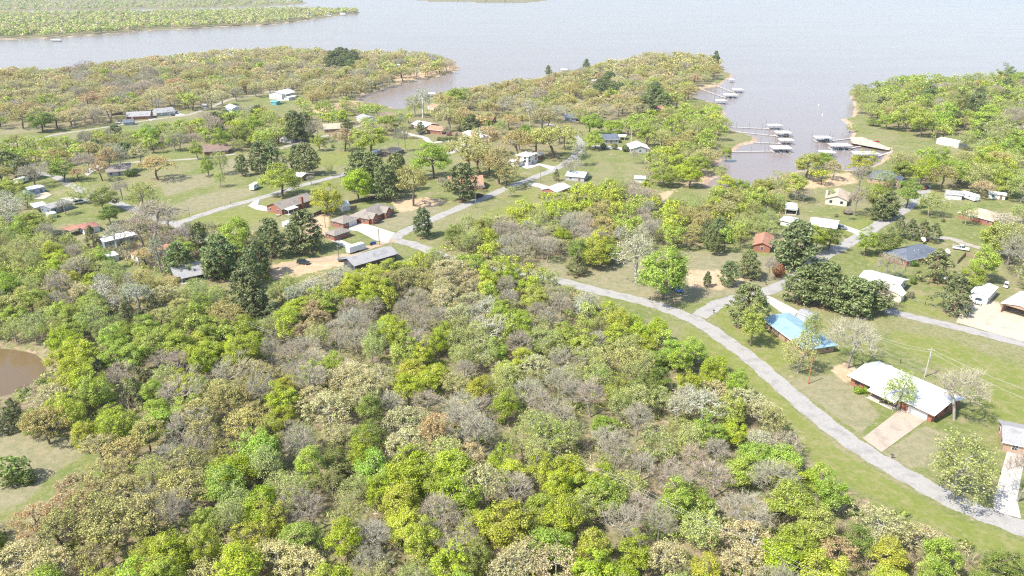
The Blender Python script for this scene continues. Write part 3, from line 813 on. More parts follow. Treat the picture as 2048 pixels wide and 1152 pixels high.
# ================================================================ docks, vehicles, poles, fences, small things
def wood_deck(): return surf('weathered_deck', (.48, .45, .40), .9, .15, 2, stripes=('X', 1.2))
def steel_post(): return surf('galvanised_post', (.32, .32, .31), .5, .1)
def dock(label, px, py, wd, dp, rc, walk=None, rz=0.0, wall=None, boat=None):
    p = G(px, py, 2.2)
    root = empty('boat_dock', (p.x, p.y, WATER_Z), rz)
    tag(root, label, 'dock', 'covered boat docks')
    hw, hd = wd / 2, dp / 2
    deck = MB().box(-hw, -hw + 1.2, -hd, hd, .25, .55).box(hw - 1.2, hw, -hd, hd, .25, .55).box(-hw + 1.2, hw - 1.2, hd - 1.3, hd, .25, .55)
    dk = deck.build('deck', wood_deck(), root)
    MB().box(-hw + .05, -hw + 1.1, -hd + .1, hd - .1, -.25, .248).box(hw - 1.1, hw - .05, -hd + .1, hd - .1, -.25, .248).build('float', surf('dock_float', (.10, .10, .11), .8), dk)
    for x in np.linspace(-hw + .12, hw - .12, 3 if wd < 9 else 4):
        for y in (-hd + .12, hd - .12):
            MB().box(x - .08, x + .08, y - .08, y + .08, .55 if abs(x) > hw - 1 or y > 0 else .2, 3.1).build('post', steel_post(), root)
    ri = .75
    mb = MB(); o = .5; z = 3.1
    c = [(-hw - o, -hd - o, z), (hw + o, -hd - o, z), (hw + o, hd + o, z), (-hw - o, hd + o, z)]
    rl = max(hw - hd * .6, .4)
    r0, r1 = (-rl, 0, z + ri), (rl, 0, z + ri)
    mb.face(c[0], c[1], r1, r0); mb.face(c[2], c[3], r0, r1); mb.face(c[1], c[2], r1); mb.face(c[3], c[0], r0)
    lo = [(x, y, z - .22) for x, y, _ in c]
    for k in range(4): mb.face(c[k], c[(k+1) % 4], lo[(k+1) % 4], lo[k])
    mb.face(*lo)
    mb.build('roof', roof_mat(rc), root)
    MB().box(-hw - .9, -hw - .78, hd - .3, hd - .18, -2, 6.2).build('mooring_pole', surf('brown_pipe', (.13, .10, .08), .7), root)
    MB().box(hw + .78, hw + .9, hd - .3, hd - .18, -2, 6.2).build('mooring_pole', surf('brown_pipe', (.13, .10, .08), .7), root)
    if wall: MB().box(hw - 3, hw - .1, hd - 2.2, hd - 1.32, .55, 2.9).build('storage_locker', wall_mat(wall), root)
    if walk:
        q = G(*walk, WATER_Z + .4) - Vector((p.x, p.y, WATER_Z))
        q.rotate(__import__('mathutils').Euler((0, 0, -rz)))
        q = Vector((q.x, q.y, 0)); s = Vector((-hw if q.x < 0 else hw, 0, 0)) + Vector((0, hd - .7, 0)) * 0
        d = q - s; L = d.length; d.normalize(); nn = Vector((-d.y, d.x, 0)) * .75
        mb = MB(); i = 0
        a, b = s, q
        pts = [a - nn, b - nn, b + nn, a + nn]
        mb.face(*[(t.x, t.y, .5) for t in pts]); mb.face(*[(t.x, t.y, .3) for t in pts])
        for k in range(4): mb.face((pts[k].x, pts[k].y, .3), (pts[(k+1) % 4].x, pts[(k+1) % 4].y, .3), (pts[(k+1) % 4].x, pts[(k+1) % 4].y, .5), (pts[k].x, pts[k].y, .5))
        wk = mb.build('walkway', wood_deck(), root)
        for f in np.arange(.15, 1, max(.2, 9 / L)):
            t = s + d * L * f + nn * 1.15
            MB().tube([(t.x, t.y, -1.5), (t.x, t.y, 4.2)], .07, 6).build('pile', surf('brown_pipe', (.13, .10, .08), .7), wk)
    if boat:
        b = empty('motor_boat', (p.x, p.y - .3, WATER_Z), rz + math.pi / 2)
        tag(b, boat[0], 'boat')
        hull = MB(); n = 7; L = 5.4
        sec = []
        for k in range(n):
            t = k / (n - 1); x = -L/2 + L * t; w_ = 1.05 * (1 - max(0, (t - .45) / .55) ** 2.2)
            sec.append([(x, -w_, .75), (x, -w_ * .8, .1), (x, 0, -.15 + .3 * t * t), (x, w_ * .8, .1), (x, w_, .75)])
        for k in range(n - 1):
            for q in range(4): hull.face(sec[k][q], sec[k+1][q], sec[k+1][q+1], sec[k][q+1])
        hull.face(*sec[0])
        hull.build('hull', surf('boat_hull', boat[1], .25), b)
        MB().box(-L/2 + .2, L/2 - 1.6, -.8, .8, .35, .5).build('cockpit_floor', surf('boat_floor', (.55,.53,.48), .7), b)
        MB().prism([(.2, .55), (.5, .55), (.7, 1.15), (.62, 1.15)], -.8, .8, 'y').build('windscreen', glass(), b)
        MB().box(-L/2 - .45, -L/2 - .02, -.25, .25, .1, 1.15).build('outboard_motor', surf('black_plastic', (.03,.03,.03), .4), b)

dock('covered dock furthest out below the headland tip', 1476, 178, 9, 7, 'white', (1434,172))
dock('covered dock second below the headland tip', 1461, 188, 11, 8, 'white', (1404,179), boat=('motor boat under the second headland dock roof', (.05,.10,.22)))
dock('small covered dock against the green headland shore', 1442, 200, 9, 5, 'pale', (1430,206))
dock('tiny boat lift at the headland rocks', 1463, 158, 4.5, 4, 'white')
dock('topmost of the four docks off the sandy spit', 1549, 249, 9, 5, 'silver', (1458,254))
dock('second of the four docks off the sandy spit, cream walled', 1566, 263, 9.5, 7, 'white', (1466,263), wall='cream')
dock('third of the four docks, at the end of the spit walkway', 1572, 278, 8, 5, 'white', (1500,284))
dock('lowest of the four docks, with a long white walkway', 1562, 293, 11, 7, 'white', (1444,304), boat=('motor boat under the lowest of the four docks', (.75,.75,.74)))
dock('teal-roofed dock with dark boats beside the boat ramp', 1646, 273, 10, 7, 'pale', (1702,277), wall='slate', boat=('dark motor boat under the teal dock roof', (.04,.05,.08)))
dock('white-roofed dock just below the teal-roofed dock', 1680, 288, 12, 7, 'white', (1752,286), boat=('blue motor boat under the white dock by the ramp', (.05,.12,.3)))
dock('white-roofed dock behind the cove trees', 1654, 302, 8, 6, 'white')
dock('long white-roofed dock nearest the slate-roofed house', 1731, 304, 14, 7, 'white', (1784,303))
dock('small grey boat lift showing through the cove trees', 1634, 318, 7, 5, 'pale', (1640,340))
dock('lone pale dock off the far left shore', 112, 79, 14, 8, 'white')
dock('small dock off the back of the middle headland', 1128, 138, 8, 6, 'pale', (1140,146))
dock('white dock roof in the cove behind the sycamore', 861, 186, 9, 6, 'white', (880,196))

def vehicle(label, px, py, to, kind='suv', col=(.7,.7,.7), name='parked_car', cat='car'):
    """to: picture point the vehicle's nose points at"""
    p, q = G(px, py), G(*to)
    rz = math.atan2(q.y - p.y, q.x - p.x)
    root = empty(name, (p.x, p.y, .13), rz)
    tag(root, label, cat)
    L, W, H = dict(suv=(4.7,1.9,1.72), sedan=(4.7,1.82,1.45), pickup=(5.8,2.0,1.85), van=(5.1,2.0,1.95), cart=(2.6,1.3,1.8))[kind]
    a, w = L / 2, W / 2
    body = dict(
        suv=[(-a,.35),(-a,.95),(-a+.1,1.0),(a-1.25,1.02),(a-.12,.9),(a,.6),(a,.35)],
        sedan=[(-a,.35),(-a,.85),(-a+.2,.95),(a-1.3,.95),(a-.1,.78),(a,.55),(a,.35)],
        pickup=[(-a,.45),(-a,1.1),(a-1.6,1.1),(a-.15,1.02),(a,.7),(a,.45)],
        van=[(-a,.35),(-a,1.1),(a-.9,1.1),(a-.1,.9),(a,.6),(a,.35)],
        cart=[(-a,.3),(-a,.75),(a-.3,.75),(a,.5),(a,.3)])[kind]
    cab = dict(
        suv=[(-a+.05,.98),(-a+.3,H),(a-2.0,H),(a-1.2,1.0)],
        sedan=[(-a+.5,.93),(-a+1.2,H),(a-2.2,H),(a-1.25,.93)],
        pickup=[(-.75,1.08),(-.65,H),(.75,H),(1.45,1.08)],
        van=[(-a+.02,1.08),(-a+.2,H),(a-1.7,H),(a-.95,1.08)],
        cart=[(-a+.1,1.7),(-a+.1,1.78),(a-.5,1.78),(a-.5,1.7)])[kind]
    paint = surf('car_paint', col, .25, .03, spec=.6)
    MB().prism(body, -w, w, 'y').build('body', paint, root)
    i = .13
    mb = MB(); n = len(cab)
    lowz = cab[0][1]
    def yy(z): return w - .02 - (z - lowz) / max(.1, H - lowz) * .2
    for s in (-1, 1): mb.face(*[(x, s * yy(z), z) for x, z in cab])
    for k in range(n):
        (x0, z0), (x1, z1) = cab[k], cab[(k+1) % n]
        mb.face((x0, -yy(z0), z0), (x1, -yy(z1), z1), (x1, yy(z1), z1), (x0, yy(z0), z0))
    cb = mb.build('cabin', glass() if kind != 'cart' else paint, root)
    rf = MB(); x0, x1 = cab[1][0], cab[2][0]
    if kind != 'cart':
        rf.box(x0 - .03, x1 + .03, -w + .17, w - .17, H - .005, H + .05).build('roof_panel', paint, cb)
        for x in ((x0 + x1) / 2,):
            for s in (-1, 1): MB().box(x - .06, x + .06, s * (w - .09) - .05, s * (w - .09) + .05, lowz, H).build('pillar', paint, cb)
    else:
        for x in (x0 + .1, x1 - .1):
            for s in (-1, 1): MB().box(x - .03, x + .03, s * .55 - .03, s * .55 + .03, .75, 1.7).build('pillar', steel_post(), root)
        MB().box(-.5, .3, -.55, .55, .75, 1.15).build('seat', surf('seat_vinyl', (.1,.1,.1), .5), root)
    if kind == 'pickup':
        MB().box(-a + .12, -.85, -w + .15, w - .15, 1.105, 1.13).build('cargo_bed', surf('black_plastic', (.03,.03,.03), .4), root)
        MB().box(-a, -.8, -w, -w + .13, 1.105, 1.28).box(-a, -.8, w - .13, w, 1.105, 1.28).box(-a, -a + .1, -w + .13, w - .13, 1.105, 1.28).build('bed_rail', paint, root)
    r = .36 if kind != 'cart' else .25
    tyre = MB().tube([(0, -.12, 0), (0, .12, 0)], r, 14)
    tm = bpy.data.meshes.new('tyre'); tm.from_pydata(tyre.v, [], tyre.f); tm.materials.append(surf('tyre_rubber', (.02,.02,.02), .8))
    rim = MB().tube([(0, -.125, 0), (0, .125, 0)], r * .6, 10)
    rm_ = bpy.data.meshes.new('rim'); rm_.from_pydata(rim.v, [], rim.f); rm_.materials.append(surf('alloy', (.5,.5,.5), .3, metal=.8))
    for x in (-a + .85, a - .9):
        for s in (-1, 1):
            t = link('wheel', tm, None, root); t.location = (x, s * (w - .1), r - .13); link('rim', rm_, None, t)
    for s in (-1, 1):
        MB().box(a - .06, a + .015, s * (w - .3) - .17, s * (w - .3) + .17, .6, .74).build('headlight', surf('lamp_glass', (.8,.8,.78), .1), root)
        MB().box(-a - .015, -a + .03, s * (w - .18) - .1, s * (w - .18) + .1, .6, .85).build('tail_light', surf('red_lens', (.4,.02,.02), .2), root)
    return root

vehicle('grey SUV on the driveway of the low white house', 1682, 458, (1730,464), 'suv', (.22,.24,.26))
vehicle('dark green SUV parked on the grass below the big round pine', 607, 528, (640,531), 'suv', (.035,.05,.05))
vehicle('white pickup truck near the slate-blue roofed house', 1921, 500, (1960,506), 'pickup', (.78,.77,.75), 'pickup_truck', 'pickup')
vehicle('white pickup truck at the door of the white metal garage', 1955, 605, (1950,640), 'pickup', (.72,.73,.74), 'pickup_truck', 'pickup')
vehicle('small white utility cart on the grass beside the white garage', 2011, 575, (2008,590), 'cart', (.75,.75,.73), 'utility_cart', 'cart')
vehicle('blue car half hidden in the shadow of the big green tree', 1353, 582, (1362,588), 'sedan', (.03,.10,.35))
vehicle('white van with dark windows beside the grey mobile home', 160, 407, (180,403), 'van', (.74,.74,.73), 'parked_van', 'van')
vehicle('dark car under the trees by the dark-fronted house', 384, 494, (402,490), 'sedan', (.05,.06,.08))
vehicle('silver car near the rust-stained mobile home', 372, 500, (390,494), 'sedan', (.55,.56,.57))
vehicle('dark car in the drive of the grey bay road house', 346, 231, (352,228), 'sedan', (.04,.04,.05))
vehicle('white car in front of the bay road garage', 355, 226, (362,228), 'sedan', (.75,.75,.75))
vehicle('dark car parked by the curved hedge', 844, 269, (852,268), 'sedan', (.08,.10,.14))
vehicle('dark pickup under the trees near the road end', 1850, 378, (1862,372), 'pickup', (.25,.06,.04), 'pickup_truck', 'pickup')
vehicle('blue car beside the middle road hedge', 1017, 227, (1024,225), 'sedan', (.05,.08,.16))
vehicle('white car at the junction house lawn', 236, 247, (242,248), 'sedan', (.75,.75,.73))
vehicle('black pickup in the shade of the roadside pine', 957, 395, (968,390), 'pickup', (.02,.02,.025), 'pickup_truck', 'pickup')

def trailer(label, px, py, to, L, W, H, col, name='box_trailer', cat='trailer', windows=False):
    p, q = G(px, py), G(*to)
    root = empty(name, (p.x, p.y, .05), math.atan2(q.y - p.y, q.x - p.x)); tag(root, label, cat)
    a, w = L/2, W/2
    MB().prism([(-a,.55),(-a,H-.15),(-a+.15,H),(a-.35,H),(a,H-.4),(a,.8),(a-.3,.55)], -w, w, 'y').build('body', surf('trailer_skin', col, .35, .04, stripes=('X', .5), bump=.2), root)
    MB().box(-a + .05, a - .3, -w + .1, w - .1, .35, .549).build('frame', steel_post(), root)
    MB().prism([(a - .3, .45), (a + 1.1, .42), (a + 1.1, .5), (a - .3, .53)], -.08, .08, 'y').build('hitch', steel_post(), root)
    for x in (-.5, .45):
        for s in (-1, 1): MB().tube([(x, s * (w + .02) - .1, .3), (x, s * (w + .02) + .1, .3)], .34, 12).build('wheel', surf('tyre_rubber', (.02,.02,.02), .8), root)
    if windows:
        for x in (-a * .5, a * .2):
            for s in (-1, 1): MB().box(x - .5, x + .5, s * (w + .015) - .01, s * (w + .015) + .01, 1.5, 2.1).build('window', glass(), root)
    return root
trailer('long white box trailer beside the long grey-roofed building', 712, 503, (735,496), 7.5, 2.5, 2.9, (.74,.74,.73))
trailer('white camper trailer beside the long brick house', 510, 378, (520,372), 7, 2.5, 2.9, (.76,.76,.75), 'camper_trailer', 'camper', True)
trailer('white camper trailer on the lawn of the tan-roofed cottage', 752, 310, (762,306), 7.5, 2.5, 2.9, (.76,.76,.75), 'camper_trailer', 'camper', True)
trailer('white motorhome beside the wide tan-roofed house', 1938, 399, (1956,405), 9, 2.6, 3.2, (.78,.78,.77), 'motorhome', 'motorhome', True)
trailer('small grey utility trailer by the long grey-roofed building', 686, 522, (700,520), 4, 2, 1.2, (.18,.18,.18))
trailer('white travel trailer behind the far left bare tree', 44, 366, (56,362), 7, 2.5, 2.8, (.72,.72,.72), 'camper_trailer', 'camper', True)

POLES = []
def pole(label, xb, yb, yt, arm=True, box=False, col=(.30,.23,.17), lamp=False, name='utility_pole'):
    p = G(xb, yb); h = height_for(yb, yt)
    root = empty(name, p, random.Random(int(xb)).uniform(-.6, .6)); tag(root, label, 'pole', 'utility poles')
    MB().tube([(0,0,-.3), (0,0,h*.5), (0,0,h)], [.17, .14, .10], 8).build('shaft', surf('pole_wood', col, .9, .2, 3), root)
    if arm:
        MB().box(-.9, .9, .12, .22, h - .7, h - .58).build('crossarm', surf('pole_wood', col, .9, .2, 3), root)
        for x in (-.8, 0, .8): MB().tube([(x, .17, h - .58), (x, .17, h - .38)], .05, 6).build('insulator', surf('porcelain', (.5,.5,.5), .3), root)
    if box:
        MB().tube([(.0, -.36, h*.68), (.0, -.36, h*.68 + .9)], .24, 10).build('transformer', surf('transformer_grey', (.35,.37,.38), .5), root)
    if lamp:
        MB().tube([(0,0,h - .2), (.5,0,h + .1), (1.0,0,h + .1)], .04, 6).build('lamp_arm', steel_post(), root)
        MB().box(.8, 1.3, -.12, .12, h, h + .12).build('lamp_head', steel_post(), root)
    POLES.append((p, h)); return root
pole('tall pale pole with transformer behind the white ranch roof', 1849, 754, 696, True, True, (.50,.46,.40))
pole('orange-brown pole on the lawn beside the main road', 1616, 768, 716, False, False, (.42,.20,.08))
pole('slender pale light pole between ranch and blue roofs', 1741, 700, 666, False, False, (.6,.58,.54), True)
pole('utility pole in front of the long grey-roofed building junction', 759, 490, 458)
pole('utility pole left of the white box trailer', 678, 519, 490)
pole('dark leaning pole beside the brick cottage', 651, 456, 434, False)
pole('tall utility pole beside the middle road and roadside pine', 951, 416, 365)
pole('utility pole on the grass near the pale grey-roofed house', 1081, 364, 331)
pole('street lamp by the roadside driveway', 1076, 378, 366, False, False, (.3,.3,.3), True)
pole('street lamp at the bend of the left road', 380, 435, 411, False, False, (.3,.3,.3), True)
pole('utility pole by the bay road driveway', 338, 236, 220)
pole('utility pole further along the bay road', 377, 227, 206)
pole('utility pole in front of the grey bay road house', 270, 236, 219)
pole('white flagpole on the lawn of the tan gable house', 1262, 285, 263, False, False, (.75,.75,.74))
pole('grey power pole in the clearing of the wood', 928, 858, 812, True, False, (.55,.52,.48))
pole('thin power pole at the upper end of the clearing', 640, 716, 688, True, False, (.45,.42,.38))
pole('power pole by the left mid lane', 310, 305, 288)
pole('lamp post near the cul-de-sac of the middle lawn', 631, 348, 332, False, False, (.3,.3,.3), True)
pole('lamp post on the cove lawn', 838, 260, 240, False)
pole('pole by the docks lawn', 1336, 252, 236, False)

def wire(label, pts, sag=1.0, r=.035):
    mb = MB()
    for a, b in zip(pts[:-1], pts[1:]):
        mb.tube([a.lerp(b, t) - Vector((0, 0, sag * 4 * t * (1 - t))) for t in np.linspace(0, 1, 9)], r, 4, cap=False)
    tag(mb.build('power_line', surf('wire', (.42,.41,.40), .5), fix=False), label, 'wire', 'power lines')
def ptop(i, dx=0, dz=0): p, h = POLES[i]; return p + Vector((dx, 0, h - .4 + dz))
for dx, lab in ((-.8, 'left wire of the line through the wood clearing'), (.8, 'right wire of the line through the wood clearing')):
    wire(lab, [G(480, 640, 8) + Vector((dx,0,0)), ptop(15, dx), ptop(14, dx), G(1250, 962, 8) + Vector((dx,0,0)), G(1500, 1078, 8) + Vector((dx,0,0)), G(1760, 1200, 8) + Vector((dx,0,0))], .8, .02)
wire('upper wire from the pale pole over the right lawn', [ptop(2), ptop(0), G(2110, 800, 8)], .7, .03)
wire('lower wire from the pale pole over the right lawn', [ptop(2, 0, -.6), ptop(0, 0, -.8), G(2110, 822, 7)], .8, .03)
wire('wire beside the middle road', [ptop(3), ptop(6), ptop(7)], 1.2, .03)
wire('wire over the dirt drive', [ptop(4), ptop(3)], .8, .03)

def fence(label, pts, h, kind, group='garden fences'):
    W = [G(*p) for p in pts]
    root = empty('fence', W[0]); tag(root, label, 'fence', group)
    Q = [w - W[0] for w in W]
    pm = steel_post() if kind == 'chain' else surf('fence_wood_' + kind, dict(wood=(.30,.22,.15), white=(.75,.74,.72), dark=(.13,.11,.09))[kind], .9, .2, 2)
    for a, b in zip(Q[:-1], Q[1:]):
        d = b - a; L = d.length; d.normalize(); n = Vector((-d.y, d.x, 0)) * .03
        k = max(1, int(L / 2.6))
        for i in range(k + 1):
            t = a + d * (L * i / k)
            MB().box(t.x - .05, t.x + .05, t.y - .05, t.y + .05, 0, h + .08).build('post', pm, root)
        def rail(z0, z1, nm, off=1.0):
            mb = MB()
            A, B, m = a + n * off, b + n * off, n * .8
            pp = [A - m, B - m, B + m, A + m]
            for z in (z0, z1): mb.face(*[(q.x, q.y, z) for q in pp])
            for i in range(4): mb.face((pp[i].x, pp[i].y, z0), (pp[(i+1) % 4].x, pp[(i+1) % 4].y, z0), (pp[(i+1) % 4].x, pp[(i+1) % 4].y, z1), (pp[i].x, pp[i].y, z1))
            mb.build(nm, pm, root)
        if kind == 'chain':
            rail(h - .04, h + .0, 'rail'); rail(.05, .08, 'rail')
            mb = MB(); s = .5
            m = int(L / s)
            for i in range(m):
                for z in (0,):
                    t0, t1 = a + d * (i * s), a + d * ((i + 1) * s)
                    for (za, zb) in ((.08, h - .04), (h - .04, .08)):
                        mb.face((t0.x, t0.y, za), (t1.x, t1.y, zb), (t1.x, t1.y, zb + .025), (t0.x, t0.y, za + .025))
            mb.build('mesh', pm, root, fix=False)
        elif kind == 'white':
            for z in (.3, .7, h - .1): rail(z, z + .14, 'rail')
        else:
            rail(.06, h, 'panel')
    return root
fence('chain link fence behind the white ranch house', [(1747,700),(1800,727),(1890,765),(1960,800)], 1.4, 'chain')
fence('chain link fence below the white-roofed house', [(1806,598),(1850,610),(1888,622)], 1.3, 'chain')
fence('white rail fence beside the white-roofed house', [(1795,556),(1810,541),(1836,548)], 1.2, 'chain')
fence('dark wooden fence behind the brick garage', [(623,436),(644,427),(690,411),(745,400),(778,397)], 1.8, 'dark')
fence('short brown fence beside the twin-gable house', [(693,421),(714,418)], 1.8, 'wood')
fence('brown board fence near the white pickup', [(1914,528),(1930,512),(1955,518)], 1.6, 'wood')
fence('white rail fence on the lawn of the headland oaks', [(1018,288),(1032,287),(1062,287)], 1.2, 'white')
fence('white board edging along the bend of the middle road', [(1138,276),(1146,288),(1148,302),(1144,310)], .5, 'white')
fence('dark board fence by the bay road house', [(222,232),(246,229)], 1.8, 'dark')

def simple(name, label, cat, px, py, parts, rz=0, group=None):
    root = empty(name, G(px, py), rz); tag(root, label, cat, group)
    for nm, mbx, m in parts: mbx.build(nm, m, root)
    return root
bluebin = surf('blue_plastic', (.03,.10,.30), .5)
for i, (x, lab) in enumerate(((745, 'left blue wheeled bin by the junction pole'), (750, 'right blue wheeled bin by the junction pole'))):
    simple('wheeled_bin', lab, 'bin', x, 489, [('body', MB().prism([(-.35,.1),(.35,.1),(.45,1.1),(-.45,1.1)], -.4, .4, 'y'), bluebin), ('lid', MB().box(-.5,.5,-.46,.46,1.1,1.2), bluebin),
        ('wheel', MB().tube([(-.3,.42,.15),(.3,.42,.15)], .14, 8), surf('tyre_rubber', (.02,.02,.02), .8))], .4, 'wheeled bins')
simple('wheeled_bin', 'brown wheeled bin left of the blue bins', 'bin', 742, 491, [('body', MB().prism([(-.3,.1),(.3,.1),(.4,1.0),(-.4,1.0)], -.35, .35, 'y'), surf('brown_plastic', (.10,.06,.04), .6)), ('lid', MB().box(-.44,.44,-.4,.4,1.0,1.1), surf('brown_plastic', (.10,.06,.04), .6))], .4, 'wheeled bins')
def mailbox(label, x, y):
    post = surf('mailbox_post', (.12,.09,.07), .8)
    arc = [(.16 * math.cos(t), 1.15 + .16 * math.sin(t)) for t in np.linspace(0, math.pi, 7)]
    simple('mailbox', label, 'mailbox', x, y, [('post', MB().box(-.07,.07,-.07,.07,0,1.0), post), ('box', MB().prism([(-.16,1.0)] + arc[::-1] + [(.16,1.0)], -.35, .35, 'y'), surf('mailbox_black', (.04,.04,.04), .4))], .8, 'roadside mailboxes')
mailbox('black mailbox at the edge of the main road by the tan drive', 1783, 917)
mailbox('mailbox on the grass corner of the road junction', 1427, 627)
mailbox('mailbox on the verge above the side road', 1531, 570)
mailbox('mailbox at the long brick house turning', 462, 410)
def dish(label, x, y, hh):
    mb = MB(); R = 1.1
    rings = [[(R * r * math.cos(t), -.45 * r * r * 0 + R * r * math.sin(t) * .75, R * r * math.sin(t) * .66 + .3 * r * r) for t in np.linspace(0, 2*math.pi, 12, endpoint=False)] for r in (.05, .5, 1)]
    for a, b in zip(rings[:-1], rings[1:]):
        for k in range(12): mb.face(a[k], a[(k+1) % 12], b[(k+1) % 12], b[k])
    mb.v = [(x_, y_, z_ + hh + .4) for x_, y_, z_ in mb.v]
    simple('satellite_dish', label, 'dish', x, y, [('mast', MB().tube([(0,0,0),(0,0,hh + .4)], .06, 8), steel_post()), ('reflector', mb, surf('dish_white', (.72,.72,.70), .5))], .3, 'satellite dishes')
dish('white satellite dish left of the slate-blue roof', 1845, 488, 1.4)
dish('white satellite dish by the right end of the slate-blue roof', 1893, 512, 1.4)
simple('white_tank', 'white propane tank by the cedar near the gravel yard', 'tank', 1890, 560, [('shell', MB().tube([(-1.3,0,.8),(-1.1,0,.8),(1.1,0,.8),(1.3,0,.8)], [.25,.5,.5,.25], 12), surf('tank_white', (.75,.75,.74), .4)), ('saddle', MB().box(-.9,-.7,-.35,.35,0,.5), steel_post()), ('saddle', MB().box(.7,.9,-.35,.35,0,.5), steel_post())], .6)
simple('trampoline', 'round trampoline frame beside the little lawn tree', 'trampoline', 1695, 428, [('mat', MB().tube([(0,0,.9),(0,0,.95)], 2.1, 16), surf('trampoline_mat', (.12,.07,.06), .9))] + [('leg', MB().tube([(1.9*math.cos(t),1.9*math.sin(t),0),(1.9*math.cos(t),1.9*math.sin(t),2.3)], .05, 6), surf('red_pipe', (.4,.06,.05), .5)) for t in (0,1.05,2.1,3.14,4.2,5.25)], 0)
simple('picnic_table', 'picnic table on the lawn of the long brick house', 'table', 556, 432, [('top', MB().box(-.9,.9,-.4,.4,.72,.78), wood_deck()), ('bench', MB().box(-.9,.9,.6,.9,.42,.48), wood_deck()), ('bench', MB().box(-.9,.9,-.9,-.6,.42,.48), wood_deck()), ('leg', MB().box(-.7,-.6,-.8,.8,0,.71), wood_deck()), ('leg', MB().box(.6,.7,-.8,.8,0,.71), wood_deck())], .3)
simple('red_kayak', 'red kayak lying on the walkway by the boat ramp', 'kayak', 1753, 284, [('hull', MB().tube([(-2.4,0,.35),(-1.2,0,.3),(0,0,.3),(1.2,0,.3),(2.4,0,.35)], [.05,.4,.5,.4,.05], 8), surf('red_plastic', (.55,.03,.05), .35)), ('seat', MB().box(-.5,.5,-.25,.25,.7,.83), surf('black_plastic', (.03,.03,.03), .4))], .2)
simple('buoy', 'white buoy further out in the cove mouth', 'buoy', 1638, 208, [('float', MB().tube([(0,0,WATER_Z-.2),(0,0,WATER_Z+.6),(0,0,WATER_Z+1.4)], [.5,.45,.2], 10), trim())], 0, 'channel buoys')
simple('buoy', 'white buoy nearer the docks', 'buoy', 1645, 228, [('float', MB().tube([(0,0,WATER_Z-.2),(0,0,WATER_Z+.6),(0,0,WATER_Z+1.9)], [.4,.35,.15], 10), trim())], 0, 'channel buoys')
simple('scrap_pile', 'low stack of white pallets behind the ranch house', 'pallets', 1773, 733, [('pallet', MB().box(-1.6+.0,1.4,-.5,.5,0,.15), wood_deck()), ('pallet', MB().box(-1.3,1.3,-.5,.4,.16,.3), trim()), ('pallet', MB().box(-.9,1.5,-.4,.5,.31,.45), wood_deck())], -.6)

# ================================================================ trees
PROTO_H, PROTO_W = 10.0, 8.0

def tubes(P0, P1, R0, R1, sides):
    """one tapered prism per edge, vectorised"""
    d = P1 - P0; l = np.linalg.norm(d, axis=1, keepdims=True) + 1e-9; d = d / l
    ref = np.where(np.abs(d[:, 2:3]) < .9, np.array([[0, 0, 1.]]), np.array([[1., 0, 0]]))
    a = np.cross(d, ref); a /= np.linalg.norm(a, axis=1, keepdims=True) + 1e-9
    b = np.cross(d, a)
    ang = np.arange(sides) * 2 * np.pi / sides
    off = a[:, None] * np.cos(ang)[None, :, None] + b[:, None] * np.sin(ang)[None, :, None]
    V = np.concatenate([P0[:, None] + off * R0[:, None, None], P1[:, None] + off * R1[:, None, None]], 1)
    n = len(P0); base = (np.arange(n) * 2 * sides)[:, None]
    k = np.arange(sides); m = (k + 1) % sides
    F = np.stack([base + k, base + m, base + m + sides, base + k + sides], -1).reshape(-1, 4)
    return V.reshape(-1, 3), F

def leaves(c, nrm, size, rs, aspect=.62):
    n = len(c)
    nrm = nrm / (np.linalg.norm(nrm, axis=1, keepdims=True) + 1e-9)
    r = rs.normal(size=(n, 3)); a = np.cross(nrm, r); a /= np.linalg.norm(a, axis=1, keepdims=True) + 1e-9
    b = np.cross(nrm, a)
    s = size[:, None]
    V = np.stack([c - a * s, c + b * s * aspect + nrm * s * .12, c + a * s, c - b * s * aspect + nrm * s * .12], 1).reshape(-1, 3)
    return V, np.arange(n * 4).reshape(n, 4)

def skeleton(rs, attr, trunk, r_base, expo=.47, jit=.12):
    """grow branches from the trunk line to every attractor; returns edges P0,P1,R0,R1"""
    nodes = [np.array(p) for p in trunk]; par = [-1] + list(range(len(trunk) - 1))
    axis = np.array([trunk[-1][0], trunk[-1][1]])
    order = np.argsort(np.hypot(attr[:, 0] - axis[0], attr[:, 1] - axis[1]) + .35 * np.abs(attr[:, 2] - trunk[-1][2]))
    NA = np.zeros((len(trunk) + 3 * len(attr), 3)); NA[:len(trunk)] = trunk; cnt = len(trunk)
    start = max(1, int(len(trunk) * .4))
    for i in order:
        a = attr[i]; N = NA[:cnt]
        d = np.linalg.norm(N - a, axis=1)
        cost = d + 1.1 * np.maximum(0, N[:, 2] - a[2] + .35 * d)
        cost[:start] += 50
        j = int(np.argmin(cost)); p = N[j]
        L = d[j]
        prev = j
        for t in (.5,):
            mid = p + (a - p) * t + rs.normal(size=3) * L * jit + np.array([0, 0, .10 * L])
            NA[cnt] = mid; par.append(prev); prev = cnt; cnt += 1
        NA[cnt] = a; par.append(prev); cnt += 1
    N = NA[:cnt]; par = np.array(par)
    tips = np.ones(cnt)
    for i in range(cnt - 1, 0, -1):
        if par[i] >= 0: tips[par[i]] += tips[i]
    R = r_base * (tips / tips[0]) ** expo
    e = np.arange(1, cnt)
    return N[par[e]], N[e], R[par[e]] * .97, R[e]

def trunk_line(rs, h, lean=.3, n=7):
    t = np.linspace(0, 1, n)
    off = np.cumsum(rs.normal(size=(n, 2)) * .12, 0) * (t[:, None] ** .8); off[0] = 0
    return np.c_[off + rs.normal(size=2) * lean * t[:, None], t * h]

